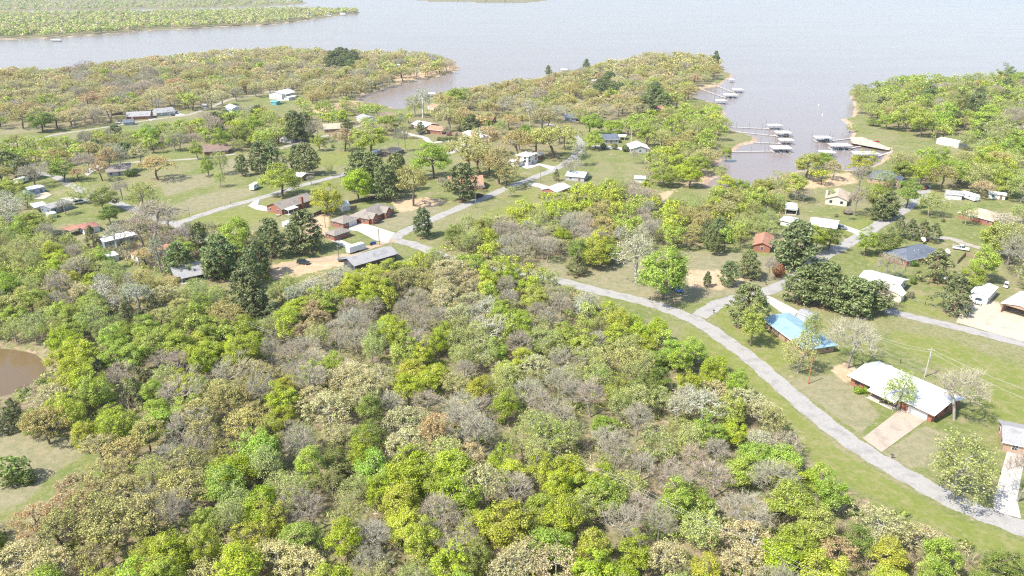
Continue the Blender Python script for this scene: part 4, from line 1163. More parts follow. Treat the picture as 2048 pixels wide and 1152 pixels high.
def mesh_trunk(name, E, thin=.035):
    P0, P1, R0, R1 = E
    R0, R1 = np.maximum(R0, .012), np.maximum(R1, .010)
    big = R0 > .07
    V1, F1 = tubes(P0[big], P1[big], R0[big], R1[big], 6)
    V2, F2 = tubes(P0[~big], P1[~big], R0[~big], R1[~big], 3)
    return np_mesh(name, np.concatenate([V1, V2]), [np.concatenate([F1, F2 + len(V1)])], smooth=True)

def lobed(rs, n, cen, rad, zmin=-.55, inner=.5):
    """points through a lumpy ellipsoid"""
    lob = rs.normal(size=(7, 3)); lob /= np.linalg.norm(lob, axis=1, keepdims=True)
    amp = rs.uniform(.05, .42, 7)
    d = rs.normal(size=(n * 4, 3)); d /= np.linalg.norm(d, axis=1, keepdims=True)
    d = d[d[:, 2] > zmin][:n]
    k = .76 + (np.maximum(0, d @ lob.T) ** 4 * amp).sum(1) - .24 * np.maximum(0, d @ -lob[0]) ** 3
    r = inner + (1 - inner) * rs.rand(len(d)) ** .5
    return np.array(cen) + d * (k * r)[:, None] * np.array(rad), d

def make_leafy(seed):
    rs = np.random.RandomState(seed)
    cen = np.array([0, 0, rs.uniform(5.2, 5.8)])
    K = 72
    cl, d = lobed(rs, K, cen, (3.8, 3.8, 4.2), zmin=-.75, inner=.36)
    cl[:, 2] = np.maximum(cl[:, 2], 1.5)
    tr = trunk_line(rs, 5.6)
    E = skeleton(rs, cl, tr, .20)
    rad = rs.uniform(.45, 1.15, len(cl))
    n = (180 * rad ** 1.5).astype(int)
    idx = np.repeat(np.arange(len(cl)), n)
    q = rs.normal(size=(len(idx), 3)); q /= np.linalg.norm(q, axis=1, keepdims=True)
    r = rs.uniform(.3, 1.15, len(idx)) ** .8
    pos = cl[idx] + q * (r * rad[idx])[:, None] * np.array([1, 1, .75])
    nrm = q * .5 + (pos - cen) / 4 * .5 + np.array([0, 0, .55]) + rs.normal(size=q.shape) * .5
    V, F = leaves(pos, nrm, rs.uniform(.075, .165, len(pos)), rs)
    return mesh_trunk('trunk', E), np_mesh('crown', V, [F])

def make_airy(seed):
    """young foliage: many small sparse leaves on visible fine branches"""
    rs = np.random.RandomState(seed)
    cen = np.array([0, 0, rs.uniform(5.3, 5.9)])
    cl, d = lobed(rs, 130, cen, (3.9, 3.9, 4.2), zmin=-.7, inner=.35)
    cl[:, 2] = np.maximum(cl[:, 2], 1.4)
    E = skeleton(rs, cl, trunk_line(rs, 5.6), .19, .45)
    rad = rs.uniform(.5, .85, len(cl))
    idx = np.repeat(np.arange(len(cl)), rs.randint(28, 46, len(cl)))
    q = rs.normal(size=(len(idx), 3)); q /= np.linalg.norm(q, axis=1, keepdims=True)
    pos = cl[idx] + q * (rs.uniform(.2, 1.15, len(idx)) * rad[idx])[:, None]
    nrm = q * .5 + np.array([0, 0, .5]) + rs.normal(size=q.shape) * .6
    V, F = leaves(pos, nrm, rs.uniform(.07, .14, len(pos)), rs, .7)
    return mesh_trunk('trunk', E), np_mesh('crown', V, [F])

def make_oak(seed):
    """oak in bud: fine tufts on visible limbs"""
    rs = np.random.RandomState(seed)
    cen = np.array([0, 0, rs.uniform(5.8, 6.3)])
    cl, d = lobed(rs, 120, cen, (4.1, 4.1, 3.4), zmin=-.45, inner=.5)
    E = skeleton(rs, cl, trunk_line(rs, 5.2), .24, .46)
    rad = rs.uniform(.45, .75, len(cl))
    n = rs.randint(28, 44, len(cl))
    idx = np.repeat(np.arange(len(cl)), n)
    q = rs.normal(size=(len(idx), 3)); q /= np.linalg.norm(q, axis=1, keepdims=True)
    pos = cl[idx] + q * (rs.uniform(.2, 1.1, len(idx)) * rad[idx])[:, None]
    nrm = q * .6 + np.array([0, 0, .5]) + rs.normal(size=q.shape) * .6
    V, F = leaves(pos, nrm, rs.uniform(.075, .155, len(pos)), rs, .7)
    return mesh_trunk('trunk', E), np_mesh('crown', V, [F])

def twigs(rs, tips, cen, per, l0, l1, w):
    idx = np.repeat(np.arange(len(tips)), per)
    p = tips[idx] + rs.normal(size=(len(idx), 3)) * .18
    out = p - cen; out /= np.linalg.norm(out, axis=1, keepdims=True) + 1e-9
    d = out * .75 + np.array([0, 0, .35]) + rs.normal(size=p.shape) * .55
    d /= np.linalg.norm(d, axis=1, keepdims=True)
    L = rs.uniform(l0, l1, len(p))[:, None]
    r = rs.normal(size=p.shape); a = np.cross(d, r); a /= np.linalg.norm(a, axis=1, keepdims=True)
    p0 = p - d * L * .45
    bend = rs.normal(size=p.shape) * .08
    V = np.stack([p0 - a * w, p0 + a * w, p + d * L * .55 + bend + a * w * .3, p + d * L * .55 + bend - a * w * .3], 1).reshape(-1, 3)
    return V, np.arange(len(p) * 4).reshape(-1, 4)

def make_bare(seed):
    rs = np.random.RandomState(seed)
    cen = np.array([0, 0, 5.0])
    at, d = lobed(rs, 210, (0, 0, 6.0), (3.9, 3.9, 3.9), zmin=-.35, inner=.35)
    E = skeleton(rs, at, trunk_line(rs, 5.5), .20, .44, .10)
    V, F = twigs(rs, at, cen, 9, .5, 1.25, .018)
    return mesh_trunk('trunk', E), np_mesh('crown', V, [F])

def make_sycamore(seed):
    rs = np.random.RandomState(seed)
    at, d = lobed(rs, 120, (0, 0, 6.0), (3.6, 3.6, 3.9), zmin=-.4, inner=.3)
    P0, P1, R0, R1 = skeleton(rs, at, trunk_line(rs, 7.5, .5), .26, .40, .12)
    V, F = twigs(rs, at, np.array([0, 0, 4.5]), 8, .5, 1.1, .024)
    idx = rs.randint(0, len(at), 900)
    pos = at[idx] + rs.normal(size=(900, 3)) * .35
    V2, F2 = leaves(pos, rs.normal(size=(900, 3)) + np.array([0, 0, .6]), rs.uniform(.09, .17, 900), rs)
    return mesh_trunk('trunk', (P0, P1, np.maximum(R0, .03), np.maximum(R1, .022))), np_mesh('crown', np.concatenate([V, V2]), [np.concatenate([F, F2 + len(V)])])

def make_pine(seed):
    rs = np.random.RandomState(seed)
    K = 150
    z = rs.uniform(1.3, 9.6, K) ; t = (z - 1.3) / 8.3
    prof = np.where(t < .3, .72 + t * .95, 1.0 - (t - .3) ** 1.6 * 1.35)
    ang = rs.uniform(0, 2 * np.pi, K)
    lump = 1 + .2 * np.sin(ang * 2 + seed) + .14 * np.sin(ang * 3 + t * 11 + seed * 2)
    r = 3.7 * prof * (.3 + .7 * rs.rand(K) ** .45) * lump
    cl = np.c_[np.cos(ang) * r, np.sin(ang) * r, z]
    P0, P1, R0, R1 = skeleton(rs, cl, trunk_line(rs, 9.2, .15, 10), .20, .5, .06)
    rad = rs.uniform(.55, 1.05, K) * (1.1 - .3 * t)
    n = (44 * rad).astype(int)
    idx = np.repeat(np.arange(K), n)
    q = rs.normal(size=(len(idx), 3)); q /= np.linalg.norm(q, axis=1, keepdims=True)
    pos = cl[idx] + q * (rs.uniform(.3, 1.05, len(idx)) * rad[idx])[:, None] * np.array([1, 1, .6])
    nrm = q * .8 + np.array([0, 0, .5]) + rs.normal(size=q.shape) * .5
    V, F = leaves(pos, nrm, rs.uniform(.19, .36, len(pos)), rs, .4)
    return mesh_trunk('trunk', (P0, P1, R0, R1)), np_mesh('crown', V, [F])

def make_cedar(seed):
    rs = np.random.RandomState(seed)
    K = 95
    t = rs.rand(K) ** .85; z = .7 + t * 8.8
    prof = np.minimum(1, .55 + t * 2.5) * (1 - t) ** .72
    ang = rs.uniform(0, 2 * np.pi, K)
    lump = 1 + .16 * np.sin(ang * 3 + seed) + .12 * np.sin(ang * 5 + t * 9)
    r = 3.9 * prof * lump * (.5 + .5 * rs.rand(K) ** .4)
    cl = np.c_[np.cos(ang) * r, np.sin(ang) * r, z]
    P0, P1, R0, R1 = skeleton(rs, cl, trunk_line(rs, 9.0, .05, 10), .2, .5, .05)
    rad = rs.uniform(.55, .95, K) * (1.1 - .5 * t)
    idx = np.repeat(np.arange(K), (44 * rad).astype(int) + 8)
    q = rs.normal(size=(len(idx), 3)); q /= np.linalg.norm(q, axis=1, keepdims=True)
    pos = cl[idx] + q * (rs.uniform(.3, 1.05, len(idx)) * rad[idx])[:, None]
    out = pos.copy(); out[:, 2] = 0; out /= np.linalg.norm(out, axis=1, keepdims=True) + 1e-9
    nrm = q * .6 + out * .5 + np.array([0, 0, .35]) + rs.normal(size=q.shape) * .4
    V, F = leaves(pos, nrm, rs.uniform(.16, .30, len(pos)), rs, .4)
    return mesh_trunk('trunk', (P0, P1, R0, R1)), np_mesh('crown', V, [F])

def leaf_mat(name, per_vertex=False, translucent=.36, spread=.55):
    m, nt, N, L = new_mat(name)
    for n in list(N):
        if n.type != 'OUTPUT_MATERIAL': N.remove(n)
    out = [n for n in N if n.type == 'OUTPUT_MATERIAL'][0]
    if per_vertex:
        src = N.new('ShaderNodeAttribute'); src.attribute_name = 'tint'; col = src.outputs['Color']
    else:
        src = N.new('ShaderNodeObjectInfo'); col = src.outputs['Color']
    geo = N.new('ShaderNodeNewGeometry')
    mr = N.new('ShaderNodeMapRange'); mr.inputs[3].default_value, mr.inputs[4].default_value = 1 - spread, 1 + spread
    L.new(geo.outputs['Random Per Island'], mr.inputs[0])
    ml = N.new('ShaderNodeMath'); ml.operation = 'MULTIPLY'; ml.inputs[1].default_value = 7.31
    fr = N.new('ShaderNodeMath'); fr.operation = 'FRACT'
    L.new(geo.outputs['Random Per Island'], ml.inputs[0]); L.new(ml.outputs[0], fr.inputs[0])
    hr = N.new('ShaderNodeMapRange'); hr.inputs[3].default_value, hr.inputs[4].default_value = .482, .518
    L.new(fr.outputs[0], hr.inputs[0])
    hs = N.new('ShaderNodeHueSaturation')
    L.new(col, hs.inputs['Color']); L.new(mr.outputs[0], hs.inputs['Value']); L.new(hr.outputs[0], hs.inputs['Hue'])
    # sprays at different stages of leafing out: patches of the crown lean to tan or to deeper green
    tc = N.new('ShaderNodeNewGeometry'); nz = N.new('ShaderNodeTexNoise'); nz.inputs['Scale'].default_value = .55; nz.inputs['Detail'].default_value = 3
    L.new(tc.outputs['Position'], nz.inputs['Vector'])
    r1 = N.new('ShaderNodeMapRange'); r1.inputs[1].default_value, r1.inputs[2].default_value = .48, .68; r1.inputs[4].default_value = .42
    r2 = N.new('ShaderNodeMapRange'); r2.inputs[1].default_value, r2.inputs[2].default_value = .46, .30; r2.inputs[4].default_value = .38
    L.new(nz.outputs['Fac'], r1.inputs[0]); L.new(nz.outputs['Fac'], r2.inputs[0])
    m1 = N.new('ShaderNodeMix'); m1.data_type = 'RGBA'; m1.inputs['B'].default_value = (.50, .45, .24, 1) if per_vertex or translucent > .2 else (.34, .33, .20, 1)
    m2 = N.new('ShaderNodeMix'); m2.data_type = 'RGBA'; m2.inputs['B'].default_value = (.27, .33, .08, 1) if translucent > .2 else (.22, .22, .13, 1)
    L.new(r1.outputs[0], m1.inputs['Factor']); L.new(col, m1.inputs['A'])
    L.new(r2.outputs[0], m2.inputs['Factor']); L.new(m1.outputs['Result'], m2.inputs['A'])
    L.new(m2.outputs['Result'], hs.inputs['Color'])
    df = N.new('ShaderNodeBsdfDiffuse'); L.new(hs.outputs[0], df.inputs['Color'])
    if translucent:
        tr = N.new('ShaderNodeBsdfTranslucent'); L.new(hs.outputs[0], tr.inputs['Color'])
        mx = N.new('ShaderNodeMixShader'); mx.inputs[0].default_value = translucent
        L.new(df.outputs[0], mx.inputs[1]); L.new(tr.outputs[0], mx.inputs[2]); L.new(mx.outputs[0], out.inputs['Surface'])
    else: L.new(df.outputs[0], out.inputs['Surface'])
    return m

def bark_mat():
    m, nt, N, L = new_mat('bark')
    b = N['Principled BSDF']; b.inputs['Roughness'].default_value = .95; b.inputs['Specular IOR Level'].default_value = .1
    oi = N.new('ShaderNodeObjectInfo'); tc = N.new('ShaderNodeTexCoord')
    n = N.new('ShaderNodeTexNoise'); n.inputs['Scale'].default_value = 3; n.inputs['Detail'].default_value = 4
    L.new(tc.outputs['Object'], n.inputs['Vector'])
    hs = N.new('ShaderNodeHueSaturation'); mr = N.new('ShaderNodeMapRange'); mr.inputs[3].default_value, mr.inputs[4].default_value = .55, 1.4
    L.new(n.outputs['Fac'], mr.inputs[0]); L.new(mr.outputs[0], hs.inputs['Value']); L.new(oi.outputs['Color'], hs.inputs['Color'])
    L.new(hs.outputs[0], b.inputs['Base Color'])
    return m

LEAF, TWIG, NEEDLE, BARK = leaf_mat('leaves'), leaf_mat('twigs', translucent=0, spread=.35), leaf_mat('needles', translucent=.12, spread=.45), bark_mat()
FARLEAF = leaf_mat('wood_foliage', True, .25)

PROTO = {}
for kd, fn, seeds, cm in (('leafy', make_leafy, range(11, 20), LEAF), ('airy', make_airy, range(71, 78), LEAF), ('oak', make_oak, range(21, 28), LEAF), ('bare', make_bare, range(31, 38), TWIG),
                          ('sycamore', make_sycamore, range(41, 44), TWIG), ('pine', make_pine, range(51, 55), NEEDLE), ('cedar', make_cedar, range(61, 64), NEEDLE)):
    PROTO[kd] = []
    for s in seeds:
        t, c = fn(s)
        t.materials.append(BARK); c.materials.append(cm)
        PROTO[kd].append((t, c))

# code -> (shape, crown colours, bark colour, object name, look words)
BARKS = dict(n=(.20,.165,.13), g=(.29,.265,.22), w=(.46,.44,.38), d=(.15,.12,.095), p=(.20,.13,.09))
CODES = {
 'Y': ('leafy', [(.43,.50,.05), (.39,.48,.045), (.46,.50,.065), (.38,.45,.06)], 'n', 'leafy_tree', 'bright yellow-green leafy tree'),
 'G': ('leafy', [(.35,.45,.075), (.38,.47,.085), (.40,.46,.10), (.32,.43,.07)], 'n', 'leafy_tree', 'fresh green leafy tree'),
 'L': ('airy', [(.44,.50,.15), (.47,.51,.18), (.43,.47,.16)], 'g', 'pale_leafed_tree', 'pale green airy tree'),
 'D': ('leafy', [(.22,.29,.065), (.24,.30,.075)], 'd', 'leafy_tree', 'dark green leafy tree'),
 'O': ('oak', [(.50,.46,.17), (.53,.47,.19), (.48,.45,.165)], 'd', 'budding_oak', 'olive budding oak'),
 'T': ('oak', [(.60,.54,.275), (.58,.525,.27), (.56,.52,.26)], 'g', 'tan_budding_tree', 'pale tan budding oak'),
 'B': ('oak', [(.57,.43,.25), (.58,.44,.23), (.54,.42,.25)], 'd', 'budding_oak', 'rusty brown budding oak'),
 'R': ('bare', [(.43,.38,.275), (.45,.395,.28), (.40,.355,.265)], 'g', 'bare_tree', 'bare grey-brown tree'),
 'W': ('sycamore', [(.43,.42,.28), (.42,.42,.26), (.45,.43,.30)], 'w', 'sycamore_tree', 'white-limbed sycamore'),
 'P': ('pine', [(.19,.23,.09), (.21,.25,.095), (.175,.21,.085)], 'p', 'pine_tree', 'dark green pine'),
 'C': ('cedar', [(.17,.195,.075), (.20,.205,.08), (.155,.18,.075)], 'p', 'cedar_tree', 'dark cedar'),
}
CODE_W = {'Y': 1, 'G': 1, 'L': 1, 'D': 1, 'O': 1.12, 'T': 1.12, 'B': 1.1, 'R': 1.05, 'W': 1.05, 'P': .82, 'C': .72}

# ---- where the woods are (picture outlines of the crown cover): name, outline, spacing, height range, colour mix
FORE = [(-160,440),(60,450),(130,475),(190,500),(215,530),(330,565),(430,578),(480,602),(560,565),(660,550),(710,545),(790,527),(840,508),(880,486),(900,462),(950,448),
 (1010,428),(1080,402),(1140,384),(1220,366),(1290,372),(1335,410),(1400,398),(1430,386),(1510,384),(1555,378),(1572,405),(1556,432),(1540,455),(1500,470),(1430,482),(1350,478),
 (1290,470),(1235,482),(1225,520),(1150,500),(1100,500),(1060,520),(1120,565),(1190,600),(1240,612),(1300,640),(1360,678),(1420,712),(1462,752),(1500,785),(1562,842),(1598,900),(1640,950),(1700,965),
 (1760,1005),(1830,1035),(1930,1078),(2010,1120),(2100,1200),(2100,1270),(-160,1270),(-160,1060),(50,1040),(130,985),(215,925),(200,895),(150,862),(60,838),(-160,832)]
REGIONS = [
 ('fore', FORE, 5.2, (6.5, 11), 'YYGGLLLOTR'),
 ('leftband', [(-120,262),(0,280),(120,278),(250,258),(330,252),(440,228),(500,215),(560,225),(596,240),(590,262),(555,285),(480,290),(400,276),(330,286),(250,300),(150,308),(90,328),(40,345),(-120,372)], 9.5, (8, 12), 'GGLLRRODPY'),
 ('leftedge', [(-140,370),(20,365),(55,395),(66,440),(10,450),(-140,450)], 9, (9, 13), 'LWGRL'),
 ('pen1', [(-140,142),(0,138),(80,142),(240,124),(430,103),(560,97),(700,102),(850,106),(893,117),(912,129),(885,138),(850,140),(810,146),(775,155),(745,166),(720,176),(690,180),(660,192),(630,196),(590,172),(540,170),(500,178),(450,192),(400,203),(310,208),(240,220),(200,228),(110,240),(60,235),(0,245),(-140,250)], 11, (8.5, 15.5), 'TTOOTOTRTOOBLGTOR'),
 ('cove', [(596,200),(640,206),(700,198),(722,212),(760,216),(720,230),(650,238),(606,236)], 11, (8, 11), 'GLLOYG'),
 ('pen2', [(880,196),(930,184),(1000,170),(1090,156),(1165,142),(1210,124),(1300,108),(1400,110),(1438,118),(1442,138),(1420,152),(1390,172),(1366,195),(1330,205),(1250,222),(1190,232),(1110,246),(1050,246),(980,235),(900,228),(872,214)], 12, (8.5, 14.5), 'OOTTBORTOGLO'),
 ('pen2shore', [(1300,226),(1370,208),(1430,214),(1450,238),(1432,275),(1436,292),(1405,335),(1362,362),(1312,350),(1292,318),(1326,288),(1280,262),(1236,254),(1270,236)], 10, (9, 13), 'GGYLGLO'),
 ('pen3', [(1706,178),(1760,168),(1830,150),(1950,152),(2140,146),(2160,262),(2110,330),(2000,338),(1930,330),(1924,300),(1960,280),(1930,255),(1870,262),(1820,250),(1750,232),(1722,215)], 11, (9, 13), 'GGLGLDRYPO'),
 ('pen3low', [(1826,306),(1900,318),(1990,300),(2160,330),(2160,368),(2040,372),(1940,362),(1880,360),(1822,352)], 10, (9, 12), 'GLYGLRO'),
 ('rightedge', [(2010,420),(2140,400),(2140,560),(2030,550),(1990,480)], 11, (9, 12), 'LRLGW'),
 ('mid', [(640,220),(760,228),(800,214),(880,222),(1000,244),(1130,256),(1120,300),(1040,290),(960,290),(880,268),(800,258),(720,262),(650,244)], 14, (8, 12), 'OLGTPRYGO'),
 ('covetrees', [(1580,330),(1700,332),(1722,362),(1640,352),(1560,376)], 13, (7, 10), 'GGLYT'),
 ('leftscrub', [(240,440),(330,430),(390,470),(430,470),(520,460),(560,490),(520,550),(440,560),(330,540),(250,500)], 10, (7, 10), 'RROGPLR'),
]
for r in REGIONS: WOODS.append(r[1])

# what stands where in the woods, read off the photograph: code and crown centres
SEEN = {
 'Y': '190,867 230,867 500,921 501,1002 284,1138 325,1076 330,1111 379,1097 379,1132 460,1084 501,1097 474,1132 1014,929 838,932 792,954 771,992 806,992 885,956 920,940 522,986 744,1016 922,1013 933,1051 522,1057 516,1097 562,1076 646,1100 684,1070 690,1103 811,1065 833,1092 1001,1065 912,1124 652,1138 1027,916 1016,940 1108,948 1095,967 1149,962 1168,981 1076,1008 1068,1046 1122,1057 1095,1078 1154,1132 1230,1132 1257,1111 1393,1132 1466,862 1608,948 1622,967 1820,1046 1820,1070 1798,1132 1554,1100 1608,1138 160,565 163,687 432,702 483,685 394,713 444,728 109,753 109,804 165,766 343,807 419,740 216,824 140,827 599,606 581,631 698,583 741,580 774,593 983,565 784,672 861,659 830,728 856,723 830,761 944,761 957,791 1008,817 546,832 569,794 1063,570 1244,621 1229,646 1241,664 1300,659 1043,715 1401,733 1381,748 1432,728 1457,743 1015,829 109,514 754,542 805,514 970,483 1015,422 1051,422 1109,407 1152,402 1163,372 1216,372 1234,397 1330,422 1335,443 1457,433 1190,493 1013,524 1051,539 1355,333 1348,364 1343,290',
 'G': '15,563 38,634 51,468 501,875 411,1013 522,862 522,894 752,921 622,948 562,1016 589,1078 960,1070 1230,992 1238,1016 1203,1043 1230,1070 1190,1076 1176,1111 1406,1002 1173,894 1439,862 1482,954 1311,997 1576,919 1589,1003 1906,1084 1933,1097 1649,1092 63,608 140,639 241,664 305,669 376,652 406,639 427,662 229,702 279,713 330,692 381,786 305,824 657,611 787,611 990,601 995,639 787,695 647,738 657,786 1071,596 1015,634 1020,657 1183,616 1152,672 1343,677 1330,695 1317,713 1216,771 1368,713 1457,779 1470,824 15,372 152,486 173,494 89,534 477,463 944,526 1262,417 1259,443 1343,468 1437,377 1495,389 1470,453 1216,514 1305,321 1330,339 1320,356 1241,338 1216,305 40,300 90,290 130,300 1370,212 1400,240 1420,270 1290,245 1820,150 1850,150 1770,185 1830,195 1880,240 1900,310 740,215 620,215',
 'L': '25,486 76,506 84,626 338,935 447,1019 595,872 893,902 522,935 554,962 673,970 690,1008 771,1132 838,1124 1016,880 1149,1008 1298,1089 1433,1051 1130,891 1081,875 1320,894 1366,872 1292,981 1514,908 1757,1003 1690,1138 63,570 399,580 178,631 224,639 15,672 76,677 178,804 330,761 381,753 563,575 533,672 645,662 754,692 919,682 932,702 894,702 970,677 995,771 576,819 1114,580 1086,672 1203,657 1178,728 1190,761 1279,728 1292,804 1267,799 1330,784 1229,817 25,384 46,402 127,478 221,537 881,481 932,463 1107,448 1394,387 1498,443 1376,321 1236,308 1089,433 1710,190 1740,200 1930,160 1960,200',
 'D': '89,853 116,870 14,1097 752,883 695,927 729,817 955,1111 1379,1084 1401,1097 2001,1132 1717,1097 76,779 1305,753 1038,817 899,460 1152,524 1740,170',
 'O': '284,889 433,881 222,948 190,975 190,1008 244,989 379,954 122,1051 271,1043 217,1084 149,1070 203,1132 433,1124 711,894 838,1013 871,994 1554,867 20,596 330,565 343,619 470,621 432,804 483,791 495,824 805,570 538,728 515,738 525,779 525,804 881,766 1254,715 1229,702 1084,743 279,524 292,544 1203,427 1198,448 1406,448 1465,392 1115,170 1000,185 1130,180 1340,125 1420,130 1180,190',
 'T': '190,902 149,916 122,940 62,1008 81,1097 27,1132 122,1132 257,1111 668,867 792,867 987,894 947,918 966,956 960,981 1006,1124 554,1124 587,1111 1054,1097 1108,1124 1306,1124 1298,862 1474,1111 1771,1051 1860,1070 330,601 906,588 932,565 919,611 690,779 716,791 678,819 817,819 1081,715 1419,766 1495,766 1495,804 1527,785 1540,818 927,544 729,748 1030,210 1250,120 1290,115',
 'B': '114,981 89,1019 879,867 852,880 982,1002 1068,975 1554,929 1684,1097 300,733 609,631 622,659 868,827 1090,165',
 'R': '338,889 284,992 365,1035 595,900 960,856 1009,992 622,1038 649,1030 744,1084 744,1111 885,1046 887,1078 1087,927 1016,992 1325,1043 1352,1057 1284,1035 1439,954 1447,921 1363,929 1347,948 1244,881 1244,910 1190,872 1514,989 1576,881 1527,975 1562,970 1679,957 1690,981 1668,1003 1730,1013 1540,1132 109,573 343,728 254,733 328,781 279,804 470,758 716,621 744,652 703,652 678,669 754,626 817,621 856,601 856,634 830,677 576,702 602,715 614,753 602,779 754,779 779,779 856,796 970,824 932,733 1013,580 1061,626 1038,682 1140,608 1140,636 1203,682 1114,733 1229,738 1152,786 1178,804 1127,804 1089,819 1038,779 1305,824 97,448 152,519 1003,499 1208,331 1152,433 1030,453 1076,478 1127,473 1020,499 1297,433 1297,377 1274,372 1183,468 160,150 250,175 300,160',
 'W': '16,1065 1501,867 1501,908 1527,862 234,583 254,575 216,608 602,575 657,565 957,626 970,647 1157,608 1178,583 1394,791 1381,817 15,410 1254,486',
 'C': '165,593 244,619 287,616 190,697 193,723 20,804 216,779 267,771 287,768 513,570 515,608',
 'P': '1417,453 513,560 1215,170 670,120 690,118 1310,195',
}
SEEN_P = []; SEEN_K = []
for k, s in SEEN.items():
    for q in s.split():
        SEEN_P.append([float(t) for t in q.split(',')]); SEEN_K.append(k)
SEEN_P = np.array(SEEN_P)

# single trees of gardens, lawns and road sides: code, x, top, foot, crown width (picture px)
SINGLE = '''L 1905 868 1000 122|R 2034 900 1003 76|L 1795 745 820 62|R 1908 742 840 100|R 1694 634 736 92|L 1596 664 746 62|L 1618 622 706 40|P 1492 570 655 66|G 1500 618 692 56
P 1604 532 606 66|P 1644 528 612 78|P 1706 556 628 74|P 1742 562 624 58|C 1867 500 562 74|C 1905 550 624 76|G 1938 532 580 52|P 1590 446 536 88|Y 1630 454 508 46|D 1656 450 502 46|R 1752 560 622 60
P 1413 543 574 16|P 1455 523 572 32|P 1496 503 556 42|R 1536 510 562 26|G 1325 488 598 108|W 1272 468 566 84|C 1152 508 550 46|Y 1188 478 536 66|G 1728 460 512 42|D 1768 460 510 52|C 1795 436 474 34|C 1818 438 478 36|C 1842 440 480 36|C 1864 446 484 34
G 1745 372 428 52|P 1772 384 438 40|P 1760 400 440 36|D 1812 358 416 44|R 1708 376 432 40|L 1856 384 432 52|L 1930 405 450 30|G 1985 442 512 72|L 2014 440 530 80|R 2036 470 556 62|G 1962 498 566 56|R 1606 376 404 36|G 1612 308 358 54|G 1645 300 338 42|Y 1718 303 348 48|T 1664 318 360 36|R 1714 328 388 44|L 1796 300 348 56|L 1765 340 378 36|Y 1840 318 376 48|O 1880 330 384 46|G 1910 320 376 44|B 1962 360 398 38
P 846 416 474 40|P 925 328 402 54|O 827 330 412 58|P 722 304 380 60|P 748 306 384 54|P 774 330 400 52|P 797 308 384 40|Y 717 340 402 54|Y 652 364 428 60|G 565 334 394 70|P 522 284 346 40|P 546 286 346 38|P 615 288 350 44|P 594 290 340 26|L 575 298 340 22
P 612 424 504 70|P 546 438 514 52|P 520 480 552 50|P 498 540 626 62|P 444 470 548 70|P 401 446 502 34|G 476 430 496 66|P 362 486 550 52|P 505 498 572 44|P 430 500 560 44
G 868 288 356 74|O 938 272 350 78|O 998 294 368 66|B 975 250 312 58|O 1036 252 322 50|O 1108 248 316 82|G 742 252 310 76|B 690 256 302 44|R 798 252 304 18|R 812 256 302 16|G 1050 246 276 28|W 1157 284 332 34|R 1138 318 356 44|C 1113 338 362 16|L 660 325 352 16|R 623 350 370 18
G 914 170 220 48|W 846 176 236 42|O 892 188 226 36|L 830 190 232 36|O 1344 274 308 42|P 942 228 268 38|O 920 232 262 40|W 1060 198 248 34|W 1010 190 236 36|P 592 222 284 40|P 612 226 282 40|R 634 240 286 34|D 86 224 264 52|G 128 322 362 46|B 158 334 362 30
R 70 328 374 62|R 176 306 346 44|B 205 320 362 32|B 224 292 348 40|W 244 290 344 36|T 282 290 330 36|B 316 308 360 56|G 396 285 318 26|G 418 310 352 28|L 444 300 348 34|L 442 340 374 26|P 486 310 352 24|R 245 360 400 36|L 292 360 428 58|D 208 378 422 52|L 162 370 404 46|R 132 398 430 32
R 312 398 480 92|R 288 430 494 66|R 364 450 506 46|W 236 446 502 42|W 322 470 546 34|C 188 452 494 32|D 222 415 450 40|R 378 446 476 34|D 905 452 490 36|L 936 426 470 36|G 960 434 480 34|R 885 354 374 22|R 962 368 384 18|L 1022 372 394 22|L 1078 382 396 16
R 1268 298 328 14|L 1440 325 360 22|L 1660 376 402 18|R 1695 412 440 14|R 1772 505 560 50|G 1452 285 320 22|P 1240 165 190 18|P 1172 118 145 14|P 1097 130 150 12|P 1430 102 134 16|P 665 105 132 26|P 688 107 132 26|G 1772 225 258 30|D 1745 238 252 24|G 1810 205 262 50|G 1840 220 275 44|D 1925 185 230 36|P 1948 175 236 30|G 1965 212 272 46|W 1874 195 226 24|R 2016 212 260 36|D 2010 132 168 30|G 2035 140 176 32
G 1870 298 352 52|L 1950 326 388 54|G 2004 326 388 62|L 2042 348 404 62|G 1802 318 364 42|G 1190 258 298 42|G 1222 236 270 46|O 962 298 354 64|O 1072 258 312 54|O 1012 328 376 50|B 978 298 348 52|G 1292 246 294 42|L 1322 258 302 44|G 300 252 292 38|D 480 252 294 38|L 350 258 302 38|R 360 266 302 36|G 446 258 302 32|Y 520 266 302 34|L 260 258 298 38|L 540 220 264 36|G 510 228 270 36|G 640 266 302 26|L 700 268 300 24|G 775 225 262 40|L 800 222 258 36|O 900 215 262 44|T 1085 215 262 44|O 1130 250 300 50|G 1180 230 268 44|L 1395 235 285 40|G 1480 360 400 40|G 1520 352 398 46|L 1555 345 392 44|G 1590 350 400 44|Y 1450 352 396 40|L 1700 245 262 20|G 1880 205 262 48|L 1990 232 292 48|G 2020 262 318 50|L 1930 262 300 36'''

class T: pass
TREES = []
rs_t = np.random.RandomState(77)
def add_tree(code, P, h, w, single=False):
    t = T(); t.code, t.P, t.h, t.w, t.single = code, P, h, w, single
    t.cx, t.cy, t.d = proj((P[0], P[1], h * .6))
    t.px = w * FPX / t.d
    TREES.append(t)
for q in SINGLE.replace('\n', '|').split('|'):
    k, x, a, b, w = q.split(); x, a, b, w = map(float, (x, a, b, w))
    P = G(x, b); h = height_for(b, a) * 1.06; d = proj((P.x, P.y, h * .5))[2]
    add_tree(k, (P.x, P.y), h, w * d / FPX * (1.22 if k in 'PC' else 1.25), True)

